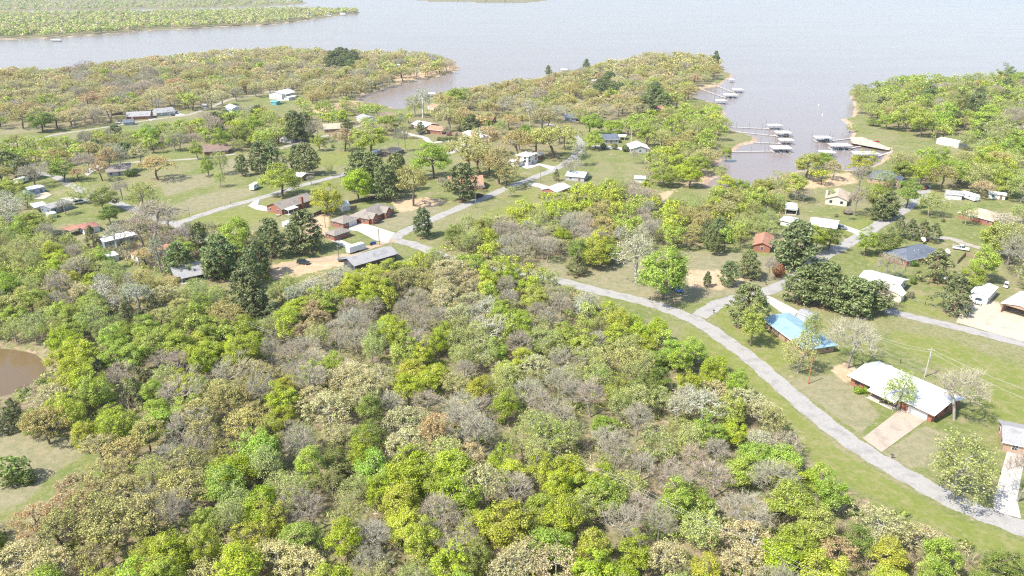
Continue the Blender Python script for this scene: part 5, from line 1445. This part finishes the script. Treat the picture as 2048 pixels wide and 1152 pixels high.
FOOTD = FOOT
def footprint_dist(P):
    d = np.full(len(P), 1e9)
    for f in FOOTD: d = np.minimum(d, -sdist(P, f))
    return d

KEEP = [[(-60,698),(60,704),(97,728),(92,748),(60,768),(0,790),(-60,795)], [(-60,852),(60,864),(165,888),(100,940),(40,995),(-60,1025)],
 [(1195,574),(1300,596),(1400,636),(1520,720),(1640,822),(1760,905),(1900,985),(2048,1042),(2048,1110),(1900,1060),(1760,985),(1640,915),(1560,800),(1470,720),(1380,660),(1290,618),(1195,592)],
 [(683,519),(700,498),(775,487),(793,505),(712,529)], [(690,440),(790,460),(840,490),(790,495),(690,495)], [(1404,368),(1440,330),(1480,300),(1620,300),(1600,330),(1500,366),(1430,372)],
 [(1508,500),(1508,486),(1566,462),(1560,500)], [(1565,445),(1565,402),(1602,402),(1600,440)], [(1250,560),(1400,540),(1500,520),(1520,580),(1380,600),(1300,600)],
 [(200,490),(205,474),(262,460),(276,476)], [(130,460),(130,438),(200,430),(200,455)], [(480,530),(640,505),(640,530),(480,555)]]
def crown_clear(cx, cy, hw, hh):
    q = np.array([(cx, cy), (cx, cy - hh), (cx - hw, cy), (cx + hw, cy), (cx, cy + hh * .7), (cx - .6 * hw, cy - .7 * hh), (cx + .6 * hw, cy - .7 * hh)])
    return not any(in_poly(q, np.array(k, float)).any() for k in KEEP)

def fill_region(name, poly, space, hr, mix):
    poly = np.array(poly, float)
    x0, y0 = poly.min(0); x1, y1 = poly.max(0)
    # candidates evenly over the ground
    c = Gn([x0, x1, x0, x1], [y0, y0, y1, y1], 5)
    n = int((c[:, 0].max() - c[:, 0].min()) * (c[:, 1].max() - c[:, 1].min()) / (space * space) * 5)
    Q = np.c_[rs_t.uniform(c[:, 0].min(), c[:, 0].max(), n), rs_t.uniform(c[:, 1].min(), c[:, 1].max(), n)]
    h = rs_t.uniform(*hr, n)
    zc = h * .58
    dd = Q[:, 1] * COS + (CAM_H - zc) * SIN
    pxy = np.c_[1024 + FPX * Q[:, 0] / dd, 576 - FPX * (Q[:, 1] * SIN + (zc - CAM_H) * COS) / dd]
    ok = in_poly(pxy, poly) & (land_dist(Q) > 2.5)
    Q, h, pxy = Q[ok], h[ok], pxy[ok]
    ok = (paved_dist(Q) > 3.2) & (footprint_dist(Q) > 2.6)
    Q, h, pxy = Q[ok], h[ok], pxy[ok]
    # keep the cleared line under the wires open
    if name == 'fore':
        ln = Gn(*np.array([(560,672),(640,714),(760,762),(928,846),(1080,912),(1270,990),(1480,1090),(1700,1200)], float).T)
        ok = seg_dist(Q, ln[:-1], ln[1:]) > 2.4
        Q, h, pxy = Q[ok], h[ok], pxy[ok]
    have = [t.P for t in TREES if t.single]
    pts = np.array(have + [(1e9, 1e9)]); cell = {}
    def key(p): return (int(p[0] // space), int(p[1] // space))
    for p in pts: cell.setdefault(key(p), []).append(p)
    for i in range(len(Q)):
        k = key(Q[i]); near = False
        for a in (-1, 0, 1):
            for b in (-1, 0, 1):
                for p in cell.get((k[0] + a, k[1] + b), ()):
                    if (p[0] - Q[i][0]) ** 2 + (p[1] - Q[i][1]) ** 2 < space * space: near = True; break
        if near: continue
        ppm = FPX / (Q[i][1] * COS + (CAM_H - 5) * SIN)
        if not crown_clear(pxy[i, 0], pxy[i, 1], space * .75 * ppm, h[i] * .38 * ppm): continue
        cell.setdefault(k, []).append(Q[i])
        dist = np.hypot(SEEN_P[:, 0] - pxy[i, 0], (SEEN_P[:, 1] - pxy[i, 1]) * 1.25)
        j = int(np.argmin(dist))
        scale_px = FPX / dd[0] if False else 1
        lim = 55 if pxy[i, 1] > 400 else 24
        if dist[j] < lim and rs_t.rand() < .95: code = SEEN_K[j]
        else: code = mix[rs_t.randint(len(mix))]
        w = space * rs_t.uniform(1.25, 2.15) * CODE_W[code] if name != 'mid' else rs_t.uniform(8, 12) * CODE_W[code]
        hh = h[i] * {'C': .8, 'P': 1.05, 'R': 1.0}.get(code, 1.0)
        add_tree(code, tuple(Q[i]), hh, min(w, hh * 1.25))
for r in REGIONS: fill_region(*r)

# ---- which ones are told apart: the largest 300 of a kind in view stand alone, the rest form the distant wood
def in_view(t): return -60 < t.cx < 2108 and t.cy < 1230
KINDS = {}
for t in TREES: KINDS.setdefault(CODES[t.code][3], []).append(t)
alone, mass = [], []
for k, L_ in KINDS.items():
    L_.sort(key=lambda t: (-int(in_view(t)), -int(t.single), -t.px))
    alone += [t for t in L_[:300] if t.px > 9]; mass += [t for t in L_[:300] if t.px <= 9] + L_[300:]

# ---- labels: look, then place against things one can find
MARKS = [('the brown pond',45,745),('the blue-roofed house',1600,665),('the white ranch house',1790,780),('the road junction',1395,640),('the tan driveway',1785,872),('the bend of the main road',1500,715),
 ('the slate-blue roof',1860,498),('the gravel yard',1985,640),('the cove docks',1560,275),('the boat ramp',1740,285),('the brown-red roof',1535,480),('the tan gable house',1675,395),
 ('the twin-gable brick house',748,425),('the brick cottage',675,470),('the long grey-roofed building',740,515),('the long brick house',590,400),('the bright white mobile home',238,475),
 ('the dull red hipped roof',165,445),('the grey mobile home',122,408),('the orange-tree house',238,335),('the two-storey white house',1045,315),('the curved hedge',895,280),('the tan-roofed cottage',790,300),
 ('the bay road houses',300,228),('the teal-gabled barn',464,212),('the meadow house',568,184),('the little beach',720,200),('the left headland tip',905,135),('the large headland house',1230,148),
 ('the orange brick house',1320,215),('the headland docks',1450,185),('the sandy spit',1500,275),('the cove head house',1770,345),('the wide tan-roofed house',1965,420),('the right headland',1780,200),
 ('the white metal building',1895,280),('the power pole clearing',928,835),('the thin power pole',640,700),('the dry meadow',90,900),('the bottom left corner',60,1110),('the bottom picture edge',560,1130),('the bottom middle',1000,1120),
 ('the bottom wood path',1300,1020),('the bottom right wood',1700,1080),('the dry field',1380,550),('the pale-roofed roadside house',1115,378),('the roadside pine',925,365),('the left road bend',350,445),('the dark-fronted house',385,540),
 ('the far left edge',20,600),('the left wood',250,680),('the wood centre',800,660),('the wood middle left',480,720),('the upper wood',1000,580),('the right wood edge',1300,720),('the lower wood',450,950),('the wood by the path',1130,830),
 ('the left headland wood',250,160),('the left headland shore',110,165),('the left headland meadow edge',110,215),('the headland middle',380,150),('the lower headland wood',400,185),('the headland dark pines',675,118),('the headland back shore',620,105),('the headland wood above the beach',640,160),('the headland point wood',800,120),('the left bay edge',20,190),('the middle headland oaks',1050,210),('the upper middle headland',1320,120),('the headland shoulder',960,200),('the shaded headland slope',1150,200),('the right headland back',1900,165),('the right headland middle',1900,215),('the right headland edge',2020,230),('the right shore lawn',1830,225),('the trees behind the metal building',1960,300),('the trees beyond the garage',1900,345),('the right picture edge',2040,350),('the left lane',400,290),('the left band wood',180,285),('the far left trees',30,320),('the upper headland wood',520,130),('the red-roofed far house',2000,182),('the tan hip house lawn',1275,300),('the cove mouth trees',1640,330),('the near cove trees',1450,400),('the wood near the road',1450,850),('the lower middle wood',750,980),('the pale verge wood',1540,960)]
MP = np.array([(m[1], m[2]) for m in MARKS], float)
ORD = 'nearest,second nearest,third nearest,fourth nearest,fifth nearest,sixth nearest,seventh nearest,eighth nearest,ninth nearest,tenth nearest,eleventh nearest,twelfth nearest,thirteenth nearest,fourteenth nearest,fifteenth nearest,sixteenth nearest,seventeenth nearest,eighteenth nearest,nineteenth nearest,twentieth nearest,twenty-first nearest,twenty-second nearest,twenty-third nearest,twenty-fourth nearest,twenty-fifth nearest,twenty-sixth nearest,twenty-seventh nearest,twenty-eighth nearest,twenty-ninth nearest,thirtieth nearest'.split(',')
groups = {}
for t in alone:
    d = np.hypot(MP[:, 0] - t.cx, MP[:, 1] - t.cy); j = int(np.argmin(d))
    dx, dy = t.cx - MP[j, 0], t.cy - MP[j, 1]
    rel = ('right of' if dx > 0 else 'left of') if abs(dx) > abs(dy) * 1.2 else ('below' if dy > 0 else 'above')
    size = 'tall ' if t.h > 11.5 else ('small ' if t.h < 6.5 else '')
    t.base = size + CODES[t.code][4] + ' ' + rel + ' ' + MARKS[j][0]; t.dist = d[j]
    groups.setdefault(t.base, []).append(t)
for b, L_ in groups.items():
    L_.sort(key=lambda t: t.dist)
    for i, t in enumerate(L_): t.label = b if len(L_) == 1 else b + ', ' + (ORD[i] if i < len(ORD) else 'number %d outward' % (i + 1))

ALZ = np.interp(land_dist(np.array([t.P for t in alone])), [0, 1.5, 5, 12], [-1.2, -.75, -.18, 0]) - .08
GROUPN = dict(leafy_tree='leafy trees in spring green', budding_oak='olive and brown oaks coming into leaf', tan_budding_tree='pale tan trees coming into leaf', pale_leafed_tree='airy pale green trees', bare_tree='bare trees', sycamore_tree='white-limbed sycamores', pine_tree='pines', cedar_tree='cedars')
for t, gz in zip(alone, ALZ):
    shape, cols, bk, nm, look = CODES[t.code]
    tm, cm = PROTO[shape][rs_t.randint(len(PROTO[shape]))]
    c = np.array(cols[rs_t.randint(len(cols))]) * rs_t.uniform(.86, 1.14) * (1 + rs_t.normal(size=3) * .04)
    root = empty(nm, (t.P[0], t.P[1], gz), rs_t.uniform(0, 6.283))
    root.scale = (t.w / PROTO_W, t.w / PROTO_W * rs_t.uniform(.9, 1.1), t.h / PROTO_H)
    tag(root, t.label, 'tree', GROUPN[nm])
    bkc = np.array(BARKS[bk]) * rs_t.uniform(.8, 1.25)
    link('trunk', tm, None, root, tuple(bkc)); link('crown', cm, None, root, tuple(np.clip(c, 0, 1)))

# ---- distant wood and undergrowth (uncounted)
def merged(name, label, cat, items, mat):
    """items: list of (verts, quads, colour)"""
    V, F, K, o = [], [], [], 0
    for v, f, c in items:
        V.append(v); F.append(f + o); K.append(np.repeat(np.array([c]), len(v), 0)); o += len(v)
    V, F, K = np.concatenate(V), np.concatenate(F), np.concatenate(K)
    me = np_mesh(name, V, [F])
    a = me.color_attributes.new('tint', 'FLOAT_COLOR', 'POINT')
    a.data.foreach_set('color', np.c_[K, np.ones(len(K))].astype(np.float32).ravel())
    return tag(link(name, me, mat), label, cat, kind='stuff')

LOD = []
for s in range(14):
    rs = np.random.RandomState(300 + s)
    cl, d = lobed(rs, 26, (0, 0, 5.7), (3.8, 3.8, 3.9), zmin=-.7, inner=.45)
    idx = np.repeat(np.arange(len(cl)), 10 if s < 8 else 40)
    q = rs.normal(size=(len(idx), 3)); q /= np.linalg.norm(q, axis=1, keepdims=True)
    pos = cl[idx] + q * rs.uniform(.5, 1.2, len(idx))[:, None]
    V, F = leaves(pos, q * .8 + np.array([0, 0, .5]) + rs.normal(size=q.shape) * .3, rs.uniform(.35, .65, len(pos)) * (.85 if s < 8 else .46), rs)
    E = skeleton(rs, cl[::3], trunk_line(rs, 5.5, n=4), .22)
    V2, F2 = tubes(E[0], E[1], np.maximum(E[2], .06), np.maximum(E[3], .05), 3)
    LOD.append((V, F, V2, F2))
LOD2 = []
for s in range(6):
    rs = np.random.RandomState(400 + s)
    cl, d = lobed(rs, 64, (0, 0, 5.6), (3.9, 3.9, 4.0), zmin=-.8, inner=.55)
    LOD2.append(leaves(cl, d + np.array([0, 0, .4]) + rs.normal(size=d.shape) * .4, rs.uniform(.6, 1.0, len(cl)), rs, .8))
def lod2_items(t, out, colour):
    V, F = LOD2[rs_t.randint(len(LOD2))]
    a = rs_t.uniform(0, 6.283); ca, sa = math.cos(a), math.sin(a)
    M = np.array([[ca, sa, 0], [-sa, ca, 0], [0, 0, 1]])
    out.append(((V * np.array([t.w / PROTO_W, t.w / PROTO_W, t.h / PROTO_H])) @ M + np.array([t.P[0], t.P[1], 0]), F, colour))
def lod_items(t, out, colour):
    V, F, V2, F2 = LOD[rs_t.randint(8) if t.px < 34 else 8 + rs_t.randint(6)]
    a = rs_t.uniform(0, 6.283); ca, sa = math.cos(a), math.sin(a)
    M = np.array([[ca, sa, 0], [-sa, ca, 0], [0, 0, 1]])
    S = np.array([t.w / PROTO_W, t.w / PROTO_W, t.h / PROTO_H]); O = np.array([t.P[0], t.P[1], 0])
    out.append(((V * S) @ M + O, F, colour)); out.append(((V2 * S) @ M + O, F2, (.12, .10, .08)))
items = []
for t in mass:
    cols = CODES[t.code][1]; c = np.array(cols[rs_t.randint(len(cols))]) * rs_t.uniform(.85, 1.15)
    lod_items(t, items, c)
if items: merged('headland_wood', 'uncounted trees filling the woods of the headlands', 'wood', items, FARLEAF)

items = []
def far_fill(poly, space, n_max, mix):
    poly = np.array(poly, float); W_ = Gn(poly[:, 0], poly[:, 1])
    lo, hi = W_.min(0), W_.max(0)
    n = min(int((hi - lo).prod() / space ** 2), 60000)
    Q = np.c_[rs_t.uniform(lo[0], hi[0], n), rs_t.uniform(lo[1], hi[1], n)]
    pp = np.array([1024 + FPX * Q[:, 0] / (Q[:, 1] * COS + CAM_H * SIN)])[0]
    Q = Q[in_poly(Q, W_) & (pp > -150) & (pp < 2200)]
    Q = Q[land_dist(Q) > 8][:n_max]
    for q in Q:
        t = T(); t.P = q; t.h = rs_t.uniform(9, 14); t.w = rs_t.uniform(11, 18)
        if min([np.hypot(*(f.mean(0) - q)) for f in FOOT[-7:]]) < 26: continue
        cols = CODES[mix[rs_t.randint(len(mix))]][1]
        lod2_items(t, items, np.array(cols[rs_t.randint(len(cols))]) * rs_t.uniform(.85, 1.15))
far_fill(FAR_A, 15, 3200, 'GLLTOORGDLL')
far_fill(FAR_B, 30, 1600, 'GLLGTOD')
far_fill(FAR_C, 30, 300, 'GLGD')
merged('far_shore_wood', 'distant wood covering the shores across the lake', 'wood', items, FARLEAF)

# undergrowth: small clumps of twigs and leaves on the wood floor
SHR = []
for s in range(6):
    rs = np.random.RandomState(500 + s); n = 52
    q = rs.normal(size=(n, 3)); q /= np.linalg.norm(q, axis=1, keepdims=True); q[:, 2] = np.abs(q[:, 2])
    V, F = leaves(q * rs.uniform(.3, 1, n)[:, None] * np.array([1, 1, .8]), q + rs.normal(size=q.shape) * .5, rs.uniform(.10, .22, n), rs)
    SHR.append((V, F))
    tips = q[:34] * .8
    SHR.append(twigs(rs, tips[:26], np.zeros(3), 2, .6, 1.1, .026))
def undergrowth(poly, n, cols_leaf, cols_twig, leafshare):
    poly = np.array(poly, float); x0, y0 = poly.min(0); x1, y1 = poly.max(0)
    c = Gn([x0, x1, x0, x1], [y0, y0, y1, y1])
    Q = np.c_[rs_t.uniform(c[:, 0].min(), c[:, 0].max(), n), rs_t.uniform(c[:, 1].min(), c[:, 1].max(), n)]
    dd = Q[:, 1] * COS + CAM_H * SIN
    pxy = np.c_[1024 + FPX * Q[:, 0] / dd, 576 - FPX * (Q[:, 1] * SIN - CAM_H * COS) / dd]
    ok = in_poly(pxy - np.array([0, 8]), poly) & (pxy[:, 0] > -60) & (pxy[:, 0] < 2110) & (pxy[:, 1] < 1260)
    Q, pxy = Q[ok], pxy[ok]
    ok = (land_dist(Q) > 1.5) & (paved_dist(Q) > 2.2) & (footprint_dist(Q) > 1.5)
    Q, pxy = Q[ok], pxy[ok]
    out = []
    for p, pp in zip(Q, pxy):
        leaf = rs_t.rand() < leafshare
        V, F = SHR[rs_t.randint(6) * 2 + (0 if leaf else 1)]
        s = rs_t.uniform(.8, 2.5); hz = s * rs_t.uniform(.7, 1.4)
        pal = cols_leaf if leaf else cols_twig
        c = np.array(pal[rs_t.randint(len(pal))]) * rs_t.uniform(.8, 1.2)
        out.append((V * np.array([s, s, hz]) + np.array([p[0], p[1], 0]), F, c))
    return out
leafc = [(.38,.43,.10), (.26,.36,.07), (.42,.41,.19), (.45,.48,.17), (.16,.21,.06), (.32,.39,.09)]
twigc = [(.42,.35,.27), (.38,.33,.27), (.49,.41,.30), (.32,.26,.20)]
it = undergrowth(FORE, 15000, leafc, twigc, .62)
it += undergrowth(REGIONS[1][1], 4500, leafc, twigc, .55)
it += undergrowth([(1290,372),(1440,340),(1450,300),(1430,240),(1300,226),(1280,300)], 1500, leafc, twigc, .5)
it += undergrowth([(240,440),(330,430),(560,470),(540,560),(330,545),(200,500)], 2200, leafc, twigc, .45)
merged('undergrowth', 'scrub and brush covering the floor of the woods', 'undergrowth', it, FARLEAF)

# ---- garden shrubs
SHRUBS = '''1555 552 28 26 .34,.12,.06 round rusty red shrub at the foot of the tall round pine|1716 786 20 14 .24,.40,.02 clipped lime hedge by the ranch house front|1731 783 14 14 .26,.36,.04 lime bush at the end of the ranch hedge|1732 786 12 10 .24,.40,.02 small lime bush left of the ranch porch|1708 762 16 14 .30,.30,.06 olive bush at the left corner of the ranch house|1731 782 13 13 .20,.22,.10 round olive ball bush before the ranch house|1767 806 18 18 .05,.08,.03 dark bush under the tree before the ranch house|1855 838 14 12 .45,.07,.06 red azalea beside the ranch garage|1869 838 8 8 .30,.06,.05 small dark red azalea by the ranch corner|1735 766 9 10 .45,.10,.10 pink azalea at the ranch door
1207 298 14 12 .09,.13,.04 round clipped bush left of the tan gable house|1229 299 13 12 .09,.13,.04 round clipped bush in the middle before the tan gable house|1251 303 17 12 .08,.12,.04 round clipped bush right before the tan gable house|878 282 9 9 .14,.20,.05 first hedge ball of the curved hedge|886 283 9 9 .14,.20,.05 second hedge ball of the curved hedge|893 281 9 8 .14,.20,.05 third hedge ball of the curved hedge|901 281 9 8 .14,.20,.05 fourth hedge ball of the curved hedge|911 281 10 9 .14,.20,.05 fifth hedge ball of the curved hedge|927 280 9 8 .14,.20,.05 sixth hedge ball of the curved hedge|936 279 7 7 .14,.20,.05 last hedge ball of the curved hedge|898 271 12 8 .30,.10,.16 purple flowering shrub behind the curved hedge|912 272 8 8 .45,.36,.32 pale flowering shrub behind the curved hedge
741 444 6 8 .30,.36,.05 lime shrub left at the twin-gable front|749 439 6 7 .30,.36,.05 lime shrub in the middle of the twin-gable front|770 432 7 8 .28,.34,.05 lime shrub right at the twin-gable front|778 427 9 8 .20,.26,.06 green shrub at the end of the twin-gable front|1078 318 8 7 .15,.24,.04 round green bush before the two-storey house|1810 524 10 10 .20,.32,.03 lime bush left of the slate-blue roofed house|1814 530 9 9 .26,.36,.04 lower lime bush at the slate-blue roofed house|1828 532 16 13 .10,.20,.03 green bush below the slate-blue roofed house|1826 568 14 12 .14,.20,.05 green bush in the fenced white house garden|1350 243 7 7 .50,.05,.05 bright red azalea by the orange brick house|1042 242 8 6 .45,.04,.06 red azalea beside the middle road|1036 240 14 6 .30,.14,.12 reddish hedge beside the middle road|666 296 8 7 .12,.18,.05 small round bush on the middle green lawn|1672 434 8 7 .28,.22,.18 small twiggy bush on the white house lawn|1886 444 8 7 .16,.20,.06 small bush on the right lawn|1800 582 8 10 .28,.25,.2 twiggy shrub beside the white-roofed house|1820 596 14 14 .25,.22,.17 young twiggy tree on the fenced lawn|262 352 28 14 .11,.17,.04 dark green bush beside the orange-tree house|440 455 10 8 .16,.22,.05 bush on the verge of the left road|28 964 66 60 .26,.34,.10 big leafy bush standing alone in the dry meadow|58 968 30 30 .13,.19,.05 darker bush at the foot of the meadow bush|1497 505 10 8 .14,.22,.05 low bush beside the brown-red roof'''
rsb = np.random.RandomState(9)
shrub_mesh = []
for s in range(4):
    rs = np.random.RandomState(700 + s); n = 620
    q = rs.normal(size=(n, 3)); q /= np.linalg.norm(q, axis=1, keepdims=True)
    lump = 1 + .14 * np.sin(q[:, 0] * 4 + s) + .1 * np.sin(q[:, 1] * 5 + 2 * s)
    pos = q * (lump * rs.uniform(.55, 1.0, n) ** .5)[:, None]; pos[:, 2] = pos[:, 2] * .95 + .95
    V, F = leaves(pos, q + rs.normal(size=q.shape) * .4 + np.array([0, 0, .2]), rs.uniform(.08, .16, n), rs)
    cr = np_mesh('foliage', V, [F]); cr.materials.append(LEAF)
    tips = pos[rs.randint(0, n, 14)] * .8
    E = skeleton(rs, tips, np.array([[0, 0, 0], [0, 0, .15], [0, 0, .3], [0, 0, .45]]), .09)
    st = mesh_trunk('stem', E); st.materials.append(BARK)
    shrub_mesh.append((st, cr))
for q in SHRUBS.replace('\n', '|').split('|'):
    f = q.split(' ', 5)
    x, y, w, h = map(float, f[:4]); c = tuple(map(float, f[4].split(',')))
    P = G(x, y); d = proj(P)[2]; mw, mh = w * d / FPX, h * d / FPX * 1.05
    root = empty('shrub', P, rsb.uniform(0, 6)); root.scale = (mw / 2, mw / 2, mh / 2)
    tag(root, f[5], 'shrub', 'garden shrubs')
    st, cr = shrub_mesh[rsb.randint(4)]
    link('stem', st, None, root, (.12, .09, .07)); link('foliage', cr, None, root, c)

build_ground()

# ---- air
HAZE = True
if HAZE:
    m, nt, N, L = new_mat('air')
    for n in list(N):
        if n.type != 'OUTPUT_MATERIAL': N.remove(n)
    pv = N.new('ShaderNodeVolumePrincipled')
    pv.inputs['Color'].default_value = (.86, .92, 1, 1); pv.inputs['Density'].default_value = 0.000075; pv.inputs['Anisotropy'].default_value = .3
    L.new(pv.outputs[0], N['Material Output'].inputs['Volume'])
    hz = MB().box(-27000, 27000, -400, 30000, -6.2, 104).build('haze', m)
    tag(hz, 'thin pale air over the lake and its shores', 'haze', kind='stuff')
#print('TREES', len(TREES), 'alone', len(alone), 'mass', len(mass), {k: len(v) for k, v in KINDS.items()}, 'objects', len(bpy.data.objects))
